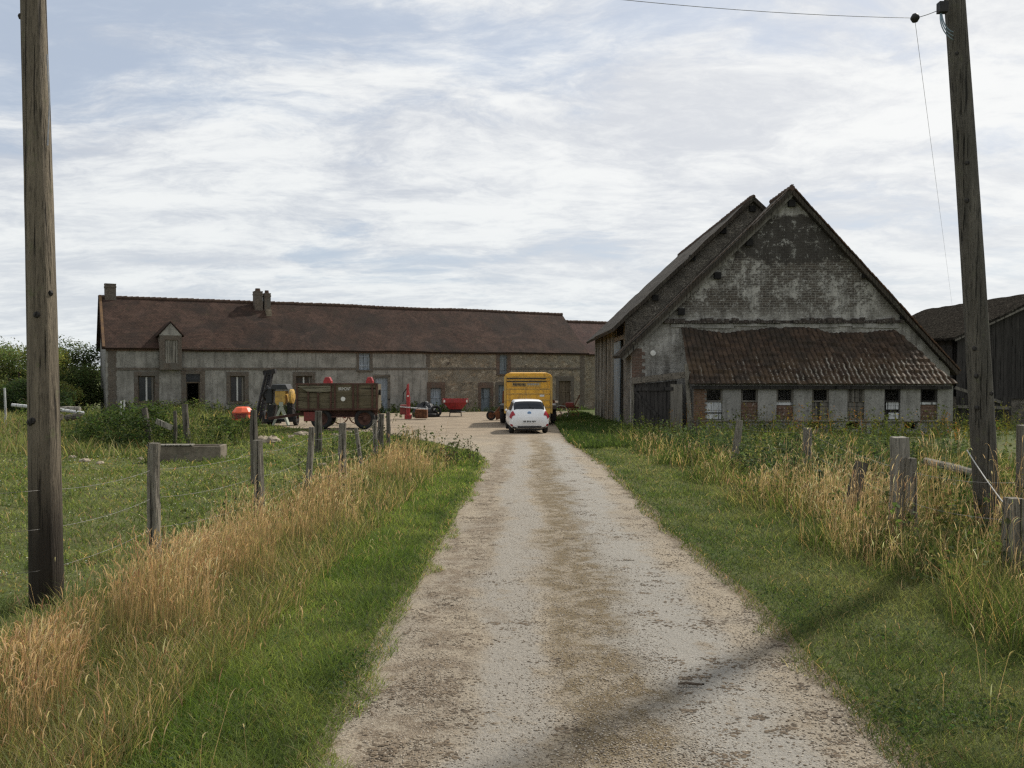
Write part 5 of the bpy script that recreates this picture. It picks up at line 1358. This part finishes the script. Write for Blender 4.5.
# ------------------------------------------------------------------ trees, hedge, bramble
def tree(name, label, cat, x, y, hgt, wid, n, col, size=.16, trunk=True, group=None, blobs=26, low=.12, zoff=0.0):
    o = thing(name, label, cat, (x, y, G(x, y) + zoff), random.uniform(0, 6), group)
    ctr = []
    for i in range(blobs):
        a = random.uniform(0, 2 * math.pi); t = random.random(); zz = low + (1 - low) * t
        rr = wid / 2 * math.sqrt(max(0, 1 - ((zz - .45) / .62) ** 2)) * math.sqrt(random.uniform(.15, 1))
        ctr.append((rr * math.cos(a), rr * math.sin(a), zz * hgt * random.uniform(.85, 1.0), random.uniform(.13, .23) * (wid + hgt) / 2))
    B = Bulk()
    if trunk:
        mb = MB(); mb.tube([(0, 0, -.2), (.05, .03, hgt * .3), (0, .1, hgt * .62)], [hgt * .03, hgt * .024, hgt * .012], 9, jit=.06)
        for c in ctr[::4]: mb.tube([(0, 0, hgt * .25), (c[0] * .5, c[1] * .5, c[2] * .6), (c[0] * .8, c[1] * .8, c[2] * .85)], [hgt * .014, hgt * .009, .015], 6)
        mb.build('trunk', M['bark'], o)
    per = n // blobs
    for c in ctr:
        u = rng.normal(size=(per, 3)); u /= np.linalg.norm(u, axis=1)[:, None]; r_ = c[3] * rng.uniform(.2, 1.15, per) ** .6
        P = u * r_[:, None] * np.array([1.1, 1.1, .75]) + np.array(c[:3])
        ok = P[:, 2] > .03
        k_ = random.uniform(.7, 1.35); cc = tint(per, np.array(col) * k_, .18, .1)
        leaves(B, P[ok], (size * rng.uniform(.6, 1.3, per))[ok], cc[ok])
    # loose twigs past the outline
    m_ = n // 12; u = rng.normal(size=(m_, 3)); u /= np.linalg.norm(u, axis=1)[:, None]
    P = u * np.array([wid * .5, wid * .5, hgt * .46]) * rng.uniform(.85, 1.12, m_)[:, None] + np.array([0, 0, hgt * .55]); ok = P[:, 2] > .05
    leaves(B, P[ok], (size * rng.uniform(.5, 1.0, m_))[ok], tint(m_, col)[ok])
    B.build('crown', M['leaf'], o); return o
dk, md_g, lt_g = (.075, .1, .034), (.14, .17, .06), (.23, .245, .07)
tree('bush', 'dark green tree close against the house gable', 'tree', -32.0, 57.5, 4.9, 5.2, 12000, dk, group='trees left of the farmhouse')
tree('bush', 'low dark shrub hugging the foot of the house gable', 'shrub', -29.6, 54.5, 3.4, 3.2, 7000, dk, group='trees left of the farmhouse')
tree('bush', 'light green shrub right of the left utility pole', 'shrub', -29.3, 50.5, 4.0, 3.0, 6000, lt_g, group='trees left of the farmhouse')
tree('bush', 'mid green tree just behind the left utility pole', 'tree', -33.5, 54.5, 4.9, 5.6, 13000, md_g, group='trees left of the farmhouse')
tree('bush', 'tall dull green tree at the far left edge of the picture', 'tree', -37.5, 57, 5.4, 6.6, 14000, md_g, group='trees left of the farmhouse')
tree('bush', 'dark tree beyond the left edge, filling the hedge line', 'tree', -43, 60, 5.6, 7, 12000, dk, group='trees left of the farmhouse')
tree('bush', 'bushy lower shrub at the left edge behind the white post', 'shrub', -33.0, 48.5, 3.4, 4.2, 8000, md_g, group='trees left of the farmhouse')
tree('bush', 'low green shrub in front of the dark tree by the gable', 'shrub', -28.0, 47.0, 2.3, 3.6, 6000, (.05, .075, .028), group='trees left of the farmhouse')
def hedge(name, label, p0, p1, hh, w, n, col):
    B = Bulk(); t = rng.random(n); x = p0[0] + (p1[0] - p0[0]) * t; y = p0[1] + (p1[1] - p0[1]) * t
    top = hh * (.65 + .6 * vnoise(t * 60, t * 0, 1.5, 2)); z = rng.random(n) ** .8 * top; off = rng.normal(0, w / 3, n)
    P = np.stack([x + rng.normal(0, .3, n), y + off, gz(x, y) + z], 1); leaves(B, P, rng.uniform(.12, .26, n), tint(n, col, .25)); return tag(B.build(name, M['leaf']), label, 'hedge')
hedge('hedge', 'rough dark field hedge running behind the trees left of the house', (-70, 68), (-24, 66), 4.0, 2.4, 30000, (.042, .06, .022))
tree('bramble', 'dense bramble mound with old posts in the paddock', 'bramble', -12.3, 25.6, 1.15, 3.0, 6000, (.06, .088, .026), .1, False, 'bramble mounds in the paddock', 30, .02)
tree('bramble', 'lower bramble mound right of the dense one', 'bramble', -10.0, 27.6, .8, 2.4, 3000, (.075, .105, .03), .1, False, 'bramble mounds in the paddock', 20, .02)
tree('bramble', 'bramble clump growing round the left end of the stakes', 'bramble', -14.3, 29.5, 1.0, 2.8, 3200, (.07, .1, .03), .11, False, 'bramble mounds in the paddock', 18, .02)

# ------------------------------------------------------------------ grass, weeds (stuff)
def scatter(n, y0, y1, xlo, xhi, power=2.0, clump=None, thr=.0):
    """n points, density falling with distance; xlo/xhi functions of y"""
    u = rng.random(n * 2); a = 1 - power
    if abs(a) < 1e-6: y = y0 * (y1 / y0) ** u
    else: y = (y0 ** a + (y1 ** a - y0 ** a) * u) ** (1 / a)
    lo, hi = xlo(y), xhi(y); w = hi - lo; keep = rng.random(n * 2) < w / w.max()
    y = y[keep][:n]; lo = lo[keep][:n]; hi = hi[keep][:n]
    x = lo + (hi - lo) * rng.random(len(y))
    if clump:
        k = rng.random(len(y)) < np.clip((vnoise(x, y, clump, 7) - thr) * 2.2, .06, 1); x, y = x[k], y[k]
    # cull what lies far outside the picture (keeps a margin for views a step aside)
    k = (np.abs(x) < .66 * y + 3.2); x, y = x[k], y[k]
    return np.stack([x, y, gz(x, y)], 1)
def lod(P, w, k=.00085): return np.maximum(w, P[:, 1] * k)
def notyard(P, keep=False):
    return P[(P[:, 0] < roadL(P[:, 1]) + .05) | (P[:, 0] > roadR(P[:, 1]) - .05)]
edge = lambda P: np.minimum(np.abs(P[:, 0] - roadL(P[:, 1])), np.abs(P[:, 0] - roadR(P[:, 1])))
g_a, g_b = np.array((.14, .21, .038)), np.array((.26, .31, .08))
def green(P, a=g_a, b=g_b, s=1.3, straw=.06):
    n = len(P); t = np.clip((vnoise(P[:, 0], P[:, 1], s, 3) - .25) * 1.7 + rng.normal(0, .2, n), 0, 1)
    c = blend(np.tile(a, (n, 1)), np.tile(b, (n, 1)), t) * (1 + rng.normal(0, .16, (n, 1))).clip(.5, 1.6)
    k = rng.random(n) < straw; c[k] = tint(k.sum(), (.4, .31, .15)); return c.clip(.01, .8)
grass = Bulk()
def vergecol(P, off, dark=(.075, .12, .028), **k):
    c = green(P, s=.6, straw=.08, **k); t = np.clip(1 - off / .55 + (vnoise(P[:, 0], P[:, 1], .3, 9) - .5) * 1.4, 0, 1)   # lusher, darker clover kind at the trodden edge
    return blend(c, np.tile(dark, (len(P), 1)) * (1 + rng.normal(0, .2, (len(P), 1))), t * .8).clip(.01, .8)
# left verge, mown green strip
P = scatter(85000, 2.3, 27, lambda y: roadL(y) - 1.35, lambda y: roadL(y) + .03, 1.6)
e = np.clip(edge(P) / .25, .4, 1); blades(grass, P, rng.uniform(.04, .15, len(P)) * (.6 + .8 * vnoise(P[:, 0], P[:, 1], .4, 6)) * e, lod(P, .0038, .0007), vergecol(P, roadL(P[:, 1]) - P[:, 0]), .6, .8)
# right verge strip
P = scatter(85000, 2.3, 30, lambda y: roadR(y) - .03, lambda y: roadR(y) + 1.9, 1.6)
e = np.clip(edge(P) / .3, .4, 1) * (1 + 1.2 * np.clip((P[:, 0] - roadR(P[:, 1]) - 1.1) / .8, 0, 1))
blades(grass, P, rng.uniform(.025, .1, len(P)) * (.5 + .9 * vnoise(P[:, 0], P[:, 1], .4, 6)) * e, lod(P, .0038, .0007), vergecol(P, P[:, 0] - roadR(P[:, 1]), a=np.array((.115, .155, .04)), b=np.array((.21, .225, .08))), .8, .9)
# clover and plantain leaves low in both edges
for lo_, hi_ in ((lambda y: roadL(y) - .8, lambda y: roadL(y) - .02), (lambda y: roadR(y) + .02, lambda y: roadR(y) + 1.1)):
    P = scatter(16000, 2.3, 16, lo_, hi_, 1.7, .45, .4); P[:, 2] += rng.uniform(.01, .07, len(P)); leaves(grass, P, lod(P, .022, .002) * rng.uniform(.6, 1.5, len(P)), tint(len(P), (.06, .1, .024), .25), 1.2)
# under-storey in both tall strips
P = scatter(52000, 2.3, 24, lambda y: 0 * y - 3.6, lambda y: roadL(y) - .9, 1.5)
blades(grass, P, rng.uniform(.1, .36, len(P)), lod(P, .0045), green(P, np.array((.11, .15, .036)), np.array((.22, .225, .075)), 1.0, .35), .4, .6)
P = scatter(60000, 2.6, 30, lambda y: roadR(y) + 1.6 + .3 * np.sin(y * 1.9), lambda y: np.minimum(roadR(y) + 9, y * .66 + 2.5), 1.4)
blades(grass, P, rng.uniform(.1, .5, len(P)) * (.5 + .9 * vnoise(P[:, 0], P[:, 1], .7, 2)), lod(P, .0042), green(P, np.array((.06, .1, .022)), np.array((.14, .16, .045)), 1.4, .25), .4, .6)
# a sparse fringe creeping on to the track
P = scatter(7000, 2.5, 24, lambda y: roadL(y) - .12, lambda y: roadL(y) + .02 + .2 * vnoise(y * 0, y, .35, 3) ** 2, 1.5); blades(grass, P, rng.uniform(.02, .1, len(P)), lod(P, .004, .0007), green(P, s=.5, straw=.2), .8, .9)
P = scatter(7000, 2.5, 28, lambda y: roadR(y) - .02 - .25 * vnoise(y * 0, y, .35, 8) ** 2, lambda y: roadR(y) + .12, 1.5); blades(grass, P, rng.uniform(.02, .1, len(P)), lod(P, .004, .0007), green(P, np.array((.08, .12, .025)), np.array((.15, .18, .05)), .5, .25), .8, .9)
# grass between the track and the barn, barn shade painted into its darker green
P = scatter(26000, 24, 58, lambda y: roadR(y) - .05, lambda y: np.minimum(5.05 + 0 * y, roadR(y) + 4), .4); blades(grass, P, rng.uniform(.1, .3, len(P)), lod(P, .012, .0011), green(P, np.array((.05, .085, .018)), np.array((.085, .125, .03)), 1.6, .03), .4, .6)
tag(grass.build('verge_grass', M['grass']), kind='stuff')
# grazed paddock
past = Bulk()
P = notyard(scatter(135000, 2.4, 40, lambda y: np.maximum(-.66 * y - 3.2, -24), lambda y: np.minimum(0 * y - 3.3, roadL(y) - .4), 1.15))
t = vnoise(P[:, 0], P[:, 1], .55, 4); hh = rng.uniform(.03, .09, len(P)) * (.5 + 1.5 * np.clip(t * 1.6 - .5, 0, 1))
cp = green(P, np.array((.12, .165, .04)), np.array((.25, .28, .095)), .7, .12); k = t < .33; cp[k] *= np.array([1.15, 1.0, .9])
blades(past, P, hh, lod(P, .006, .0012), cp, .8, .9)
P = notyard(scatter(30000, 9, 50, lambda y: np.maximum(-.66 * y - 2, -30), lambda y: np.minimum(0 * y - 3.6, roadL(y) - .3), .8, .9, .45))
blades(past, P, rng.uniform(.08, .22, len(P)), lod(P, .008, .0012), green(P, np.array((.1, .145, .032)), np.array((.19, .225, .065)), .8, .08), .6, .8)
P = notyard(scatter(2600, 5, 30, lambda y: np.maximum(-.66 * y - 2, -16), lambda y: 0 * y - 3.6, 1.3, 2.2, .4)); leaves(past, P + np.array([0, 0, .07]), lod(P, .022, .0022), tint(len(P), (.62, .62, .55), .1, .03), 1.5)   # clover flowers
tag(past.build('pasture_grass', M['grass']), kind='stuff')
# tall dry grass
dry = Bulk()
def straw(P, a=(.41, .28, .14), b=(.66, .45, .25)):
    n = len(P); t = np.clip(vnoise(P[:, 0], P[:, 1], .8, 12) * 1.6 - .35 + rng.normal(0, .25, n), 0, 1)
    return (blend(np.tile(a, (n, 1)), np.tile(b, (n, 1)), t) * (1 + rng.normal(0, .2, (n, 1)))).clip(.04, .8)
def dryband(n, y0, y1, lo, hi, hmin, hmax, clump, thr, power=1.5, hl=.07, leafy=.4, lean=.3):
    P = scatter(n, y0, y1, lo, hi, power, clump, thr); N = len(P); f = .35 + 1.05 * vnoise(P[:, 0], P[:, 1], .75, 5)
    hh = rng.uniform(hmin, hmax, N) * f * np.clip(.38 + (np.abs(P[:, 0] - lo(P[:, 1]))) / .95, .38, 1); c = straw(P); k = rng.random(N); gs = k < .2; c[gs] = tint(gs.sum(), (.17, .19, .07)); rs_ = k > .9; c[rs_] = tint(rs_.sum(), (.27, .15, .085))
    hc = straw(P, (.58, .41, .23), (.84, .63, .42)); k = rng.random(N); pk = k < .16; hc[pk] *= np.array([.72, .58, .56]); gp = k > .9; hc[gp] *= np.array([.7, .8, .6])
    far = np.maximum(1, P[:, 1] / 8); seedheads(dry, P, hh, lod(P, .0022, .00032), c, hc.clip(0, .88), hl * far ** .3, .0052 * far ** .8, lean)
    for fr, hm, cl_ in ((leafy, .6, None), (leafy * .8, .55, (.1, .13, .035))):
        m_ = rng.random(N) < fr; Q = P[m_] + rng.normal(0, .03, (m_.sum(), 3)) * np.array([1, 1, 0]); q = hh[m_] * rng.uniform(.3, 1, m_.sum()) * hm
        blades(dry, Q, q + .05, lod(Q, .003, .0005), straw(Q, (.25, .19, .095), (.42, .31, .16)) if cl_ is None else tint(len(Q), cl_, .25), .5, .6)
lbl = lambda y: np.interp(y, [2, 5, 7, 9, 11, 13, 24], [-3.3, -3.3, -3.35, -3.5, -3.15, -3.0, -3.1])
lbr = lambda y: roadL(y) - 1.42 - .16 * np.sin(y * 1.7) - .12 * np.sin(y * 4.1)
dryband(21500, 2.3, 12.5, lbl, lbr, .36, .85, .45, .3, 1.5)
dryband(2900, 11, 21, lbl, lambda y: roadL(y) - 1.0, .32, .75, .9, .2, 1.0)
dryband(350, 4, 14, lambda y: lbl(y) - .9, lbl, .3, .5, .8, .45)
dryband(1500, 2.4, 20, lambda y: lbr(y) - .05, lambda y: lbr(y) + .6, .25, .6, .6, .45, 1.4)
dryband(8000, 3.0, 12.5, lambda y: roadR(y) + 1.75 + .25 * np.sin(y * 1.3), lambda y: np.minimum(0 * y + 5.6, .68 * y + 1.5), .42, .95, .6, .28, 1.1, .08, .5, .5)
dryband(2000, 11.5, 25, lambda y: roadR(y) + 1.5, lambda y: 0 * y + 5.4, .25, .5, .9, .5, .8)
dryband(500, 2.6, 20, lambda y: roadR(y) + .5, lambda y: roadR(y) + 1.8, .2, .4, 1.0, .45)
dryband(900, 2.6, 20, lambda y: roadL(y) - 1.2, lambda y: roadL(y) - .3, .14, .3, 1.0, .45)
tag(dry.build('dry_grass', M['dry']), kind='stuff')
# leafy weeds
weeds = Bulk()
def weed(n, y0, y1, lo, hi, hmin, hmax, cols, clump, thr, power=1.0, per=14, ls=.07, filt=None):
    P = scatter(n, y0, y1, lo, hi, power, clump, thr)
    if y0 < 37: P = notyard(P)
    if filt is not None: P = P[filt(P)]
    N = len(P); h_ = rng.uniform(hmin, hmax, N) * (.6 + .7 * vnoise(P[:, 0], P[:, 1], 1.3, 9)); ci = rng.integers(0, len(cols), N); base = np.array(cols)[ci] * (1 + rng.normal(0, .15, (N, 1)))
    blades(weeds, P, h_, lod(P, .006, .0006), (base * .9).clip(.01, .6), .25, .25)
    for k_ in range(per):
        t = rng.uniform(.12, 1.02, N); off = rng.normal(0, 1, (N, 3)) * (.16 * h_ * (1.15 - t))[:, None] * np.array([1, 1, .25])
        Q = P + off; Q[:, 2] += h_ * t; leaves(weeds, Q, lod(P, ls, .0024) * rng.uniform(.6, 1.4, N), (base * (1 + rng.normal(0, .2, (N, 1)))).clip(.008, .6), .6)
W1 = [(.14, .15, .055), (.07, .11, .026), (.095, .14, .034), (.12, .15, .042), (.085, .1, .036)]
inbank = lambda P: (P[:, 1] < 51.0 + (P[:, 0] + 26.2) * .525 - .6)
weed(5200, 24, 50, lambda y: np.maximum(-.6 * y, -28), lambda y: np.minimum(-8.5 + 0 * y, roadL(y) - .2), .25, .65, W1 + [(.17, .18, .06)], 3.2, .3, .6, 10, .07, lambda P: inbank(P) & ((P[:, 0] < -14.5) | (P[:, 1] < 29)))
weed(1500, 30, 52, lambda y: np.maximum(-.62 * y, -31), lambda y: -11 + 0 * y, .6, 1.2, W1 + [(.13, .12, .04)], 3, .25, .3, 14, .09, lambda P: inbank(P) & ((P[:, 0] < -14.8) | (P[:, 1] < 29)))
weed(330, 18, 27, lambda y: -5 + 0 * y, lambda y: roadL(y) - .5, .4, .9, [(.06, .09, .025), (.1, .1, .04)], 1.0, .2, .5, 14, .07)
weed(50, 17.5, 21, lambda y: roadL(y) - 1.3, lambda y: roadL(y) - .1, .35, .7, [(.055, .085, .022), (.11, .08, .045)], .8, .2, .5, 12, .06)
weed(700, 9, 24, lambda y: -4.0 + 0 * y, lambda y: -2.4 + 0 * y, .2, .5, W1, 1.1, .35, 1, 10, .06)
# right: nettles and docks between the verge and the lean-to
weed(2600, 7, 31, lambda y: roadR(y) + 2.0, lambda y: np.minimum(.62 * y + 1, 17), .25, .7, W1, 2.0, .35, .9, 14, .075, lambda P: P[:, 1] < 31.4)
weed(1900, 11, 24, lambda y: roadR(y) + 2.4, lambda y: np.minimum(.6 * y, 10.5), .3, .75, [(.05, .08, .03), (.08, .115, .045), (.11, .14, .065)], 1.1, .36, .9, 20, .075)
weed(900, 25, 31.6, lambda y: roadR(y) + 1.6, lambda y: .62 * y, .4, .9, [(.09, .12, .025), (.14, .15, .03), (.06, .085, .025)], 1.2, .3, .6, 12, .08)
weed(1000, 27, 38, lambda y: 8 + 0 * y, lambda y: .64 * y, .5, 1.25, [(.15, .13, .03), (.07, .09, .025), (.1, .12, .03)], 1.4, .38, .4, 13, .09, lambda P: (P[:, 1] < 31.5) | (P[:, 0] > 19.5))
weed(330, 26, 31.4, lambda y: 5.6 + 0 * y, lambda y: .62 * y, .8, 1.35, [(.24, .12, .035), (.2, .16, .03), (.17, .15, .05)], 1.0, .42, .4, 16, .07)
weed(160, 8.2, 11, lambda y: 5.1 + 0 * y, lambda y: 6.4 + 0 * y, .4, .85, [(.09, .09, .03), (.06, .09, .025), (.2, .13, .05)], .6, .3, .6, 14, .05)
weed(420, 4, 14, lambda y: roadR(y) + 1.6, lambda y: np.minimum(.66 * y + 1, 7), .2, .5, W1, .9, .4, 1.2, 11, .05)
# rank grass and dead stems through the weedy bank
P = scatter(16000, 21, 47, lambda y: np.maximum(-.64 * y - 1, -29), lambda y: np.minimum(-9 + 0 * y, roadL(y) - .5), .5, 2.2, .25); P = P[inbank(P) & ((P[:, 0] < -14.2) | (P[:, 1] < 30))]
c = green(P, np.array((.1, .135, .035)), np.array((.24, .25, .09)), 1.5, .25); blades(weeds, P, rng.uniform(.2, .75, len(P)) * (.5 + .8 * vnoise(P[:, 0], P[:, 1], 1.5, 3)), lod(P, .008, .0011), c, .4, .6)
# along the house wall
weed(260, 38, 54, lambda y: -13 + 0 * y, lambda y: -5.6 + 0 * y, .25, .7, W1, 2.0, .45, 0, 10, .09, lambda P: (P[:, 1] < 51.0 + (P[:, 0] + 26.2) * .525 - .3))
weed(1700, 51, 66, lambda y: (y - 51.6) / .525 - 26.2 + .9, lambda y: (y - 51.6) / .565 - 26.2 + 3.0, .4, 1.0, W1, 1.5, .2, 0, 12, .09, lambda P: P[:, 0] < 2)
P = []
for y in np.arange(55, 68, .02):
    xw = (y - 51.6) / .525 - 26.2
    P.append((xw + rng.uniform(.6, 2.4), y))
P = np.array(P); P = np.concatenate([P, gz(P[:, 0], P[:, 1])[:, None]], 1)
blades(weeds, P, rng.uniform(.2, .55, len(P)), np.full(len(P), .07), green(P, np.array((.06, .1, .022)), np.array((.1, .14, .035)), 1, .05), .4, .6)
tag(weeds.build('weeds', M['leaf']), kind='stuff')
# loose gravel and clods on the track
gr = Bulk(); 
rz_at = lambda x, y: -.026 * y + .013 + .02 * (vnoise(x, y, .35, 5) - .5)
def pebbles(n, y0, y1, rmin, rmax, cols, lo, hi, power=1.7):
    P = scatter(n, y0, y1, lo, hi, power); N = len(P); P[:, 0] += rng.normal(0, .13, N) + .3 * (vnoise(P[:, 0], P[:, 1], .6, 4) - .5); P = P[(P[:, 0] > roadL(P[:, 1])) & (P[:, 0] < roadR(P[:, 1]))]; N = len(P); P[:, 2] = rz_at(P[:, 0], P[:, 1])
    r_ = rng.uniform(rmin, rmax, N) * np.maximum(1, P[:, 1] / 14); V = np.zeros((N, 6, 3)); a0 = rng.uniform(0, 6.28, N)
    for k_ in range(4):
        a = a0 + k_ * np.pi / 2; q = rng.uniform(.7, 1.3, N) * r_; V[:, k_] = P + np.stack([np.cos(a) * q * 1.2, np.sin(a) * q, .15 * r_ + 0 * a], 1)
    V[:, 4] = P + np.stack([0 * r_, 0 * r_, r_ * rng.uniform(.5, .9, N)], 1); V[:, 5] = P - np.stack([0 * r_, 0 * r_, r_ * .4], 1)
    c = np.array(cols)[rng.integers(0, len(cols), N)] * (1 + rng.normal(0, .15, (N, 1)))
    gr.add(V, c.clip(.02, .7), None, [(0, 1, 4), (1, 2, 4), (2, 3, 4), (3, 0, 4), (1, 0, 5), (2, 1, 5), (3, 2, 5), (0, 3, 5)])
peb = [(.3, .255, .2), (.42, .37, .3), (.22, .175, .125), (.35, .3, .235), (.28, .235, .18), (.38, .33, .26), (.15, .115, .08)]
mid = lambda y: .55 + .012 * y
pebbles(26000, 2.6, 22, .002, .0065, peb, lambda y: mid(y) - .5, lambda y: mid(y) + .45)
pebbles(14000, 2.6, 20, .002, .006, peb, lambda y: roadL(y) + .02, lambda y: roadL(y) + .75)
pebbles(9000, 2.6, 22, .002, .008, peb, lambda y: roadR(y) - .4, lambda y: roadR(y) + .02)
pebbles(3500, 2.6, 30, .002, .005, peb, lambda y: roadL(y), lambda y: roadR(y))
t = NT('gravel_stone'); a_ = t.n('Attribute', {'attribute_name': 'col'}); t.pbr(a_.outputs[0], .9, None, 0, .2); M['gravel'] = t.m
tag(gr.build('gravel', M['gravel']), kind='stuff')
cl = Bulk(); gr = cl
dk_ = [(.1, .075, .05), (.15, .115, .078), (.075, .058, .04)]
def clods(n, y0, y1, lo, hi):
    C0 = scatter(n, y0, y1, lo, hi, 1.3); pts = []
    for c in C0:
        m_ = random.randint(8, 40); w = random.uniform(.02, .1)
        pts.append(np.stack([c[0] + rng.normal(0, w, m_), c[1] + rng.normal(0, w * .7, m_), np.zeros(m_)], 1))
    P = np.concatenate(pts); N = len(P); P[:, 2] = rz_at(P[:, 0], P[:, 1]); r_ = rng.uniform(.0025, .011, N); V = np.zeros((N, 6, 3)); a0 = rng.uniform(0, 6.28, N)
    for k_ in range(4):
        a = a0 + k_ * np.pi / 2; q = rng.uniform(.6, 1.5, N) * r_; V[:, k_] = P + np.stack([np.cos(a) * q * 1.5, np.sin(a) * q, .1 * r_], 1)
    V[:, 4] = P + np.stack([0 * r_, 0 * r_, r_ * rng.uniform(.4, .7, N)], 1); V[:, 5] = P
    cl.add(V, np.array(dk_)[rng.integers(0, 3, N)] * (1 + rng.normal(0, .15, (N, 1))), None, [(0, 1, 4), (1, 2, 4), (2, 3, 4), (3, 0, 4)])
clods(170, 3, 26, lambda y: roadR(y) - 1.0, lambda y: roadR(y)); clods(120, 3, 26, lambda y: roadL(y), lambda y: roadL(y) + .7); clods(90, 4, 34, lambda y: roadL(y), lambda y: roadR(y))
tag(cl.build('dirt_crumbs', M['gravel']), kind='stuff')
st = ground_at(690, 690); tw = MB(); zb_ = -.026 * st.y + .028
tw.tube([(st.x - .07, st.y + .012, zb_), (st.x - .02, st.y + .004, zb_ + .008), (st.x + .03, st.y + .006, zb_), (st.x + .085, st.y - .008, zb_ + .004)], [.007, .009, .008, .005], 7, jit=.1); tw.tube([(st.x - .02, st.y, zb_ + .006), (st.x - .05, st.y - .03, zb_ + .004)], [.005, .003], 6)
tag(tw.build('twig', M['bark']), 'short dark twig lying on the right wheel track', 'twig')

# ------------------------------------------------------------------ sky, sun, camera
SUN_AZ, SUN_EL = R(41.5), R(43)                                       # azimuth clockwise from +Y (the view direction)
W = bpy.data.worlds.new('World'); S.world = W; W.use_nodes = True; nt = W.node_tree; nt.nodes.clear()
t = NT.__new__(NT); t.t = nt
out = nt.nodes.new('ShaderNodeOutputWorld')
sky = t.n('TexSky', {'sky_type': 'NISHITA', 'sun_disc': False, 'sun_elevation': SUN_EL, 'sun_rotation': SUN_AZ, 'air_density': 1.0, 'dust_density': 1.6, 'ozone_density': 1.0})
d = t.n('TexCoord').outputs['Generated']; q = t.n('SeparateXYZ', Vector=d)
zz = t.math('ADD', t.math('MAXIMUM', q.outputs[2], 0.0), .17)
px_ = t.math('DIVIDE', q.outputs[0], zz); py_ = t.math('DIVIDE', q.outputs[1], zz)
pv = t.n('CombineXYZ', X=px_, Y=py_).outputs[0]
def layer(scale, st, rot, detail, rough, dist, loc=(0, 0, 0)): return t.noise(t.map(pv, st, loc, (0, 0, rot)), scale, detail, rough, dist)
warp = t.n('VectorMath', {'operation': 'MULTIPLY_ADD'}, **{'0': t.n('TexNoise', Vector=t.map(pv, (1, 1.4, 1)), Scale=1.1, Detail=5.0).outputs[1], '1': (.55, .35, 0), '2': pv}).outputs[0]
def wl_(scale, st, rot, detail, rough, loc): return t.noise(t.map(warp, st, loc, (0, 0, rot)), scale, detail, rough, .25)
n1 = wl_(.8, (.75, 1.2, 1), R(-14), 11, .6, (3.1, 2.6, 0)); n2 = wl_(2.1, (.7, 1.3, 1), R(-18), 10, .64, (.4, 5.2, 0)); n3 = wl_(5.5, (.85, 1.2, 1), R(20), 9, .7, (7.0, 2.0, 0)); n6 = wl_(13.0, (.9, 1.15, 1), R(-30), 6, .7, (2.0, 8.0, 0))
cov = t.math('ADD', t.math('MULTIPLY', n1, .56), t.math('ADD', t.math('MULTIPLY', n2, .33), t.math('MULTIPLY', n3, .11)))
low = t.ramp(q.outputs[2], .0, .3, 1, 0)
mask = t.ramp(t.math('ADD', cov, t.math('MULTIPLY', low, .045)), .42, .525, .4, 1)
sunv = Vector((math.sin(SUN_AZ) * math.cos(SUN_EL), math.cos(SUN_AZ) * math.cos(SUN_EL), math.sin(SUN_EL)))
dt = t.n('VectorMath', {'operation': 'DOT_PRODUCT'}, **{'0': d, '1': tuple(sunv)}).outputs['Value']
glow = t.ramp(dt, .5, 1.0)
n5 = wl_(1.35, (.7, 1.3, 1), R(-10), 10, .62, (9.3, 4.1, 0))
thick = t.ramp(t.math('ADD', t.math('MULTIPLY', n2, .36), t.math('ADD', t.math('MULTIPLY', n5, .34), t.math('ADD', t.math('MULTIPLY', n3, .2), t.math('MULTIPLY', n6, .1)))), .425, .57)
cc = t.mix(thick, (5.7, 6.1, 6.8), (8.9, 9.1, 9.15))
cc = t.mix(t.math('MULTIPLY', low, .45), cc, (7.9, 8.4, 8.5))
cc = t.mix(t.math('MULTIPLY', glow, .4), cc, (10.5, 10.4, 10.2))
pale = t.mix(.6, sky.outputs[0], (4.9, 5.95, 7.5))
col = t.mix(mask, pale, cc)
bg = t.n('Background', Color=col, Strength=.1)
nt.links.new(bg.outputs[0], out.inputs[0])
sl_ = bpy.data.lights.new('sun', 'SUN'); sl_.energy = 4.8; sl_.angle = R(1.9); sl_.color = (1, .95, .87)
so = bpy.data.objects.new('sun', sl_); C.objects.link(so); so.rotation_euler = (-sunv).to_track_quat('-Z', 'Y').to_euler()

cam = bpy.data.cameras.new('camera'); cam.sensor_width = 36; cam.lens = F / 1024 * 36; cam.clip_end = 3000; cam.clip_start = .05
co_ = bpy.data.objects.new('camera', cam); C.objects.link(co_); co_.location = (0, 0, CAMZ); co_.rotation_euler = (math.pi / 2 - PITCH, 0, 0)
S.camera = co_
S.view_settings.view_transform = 'Standard'; S.view_settings.look = 'None'; S.view_settings.exposure = 0; S.view_settings.gamma = 1
S.cycles.max_bounces = 6; S.cycles.transparent_max_bounces = 4; S.cycles.use_denoising = False; S.cycles.pixel_filter_type = 'BLACKMAN_HARRIS'; S.cycles.filter_width = 1.35; S.cycles.sample_clamp_indirect = 4; S.cycles.sample_clamp_direct = 6
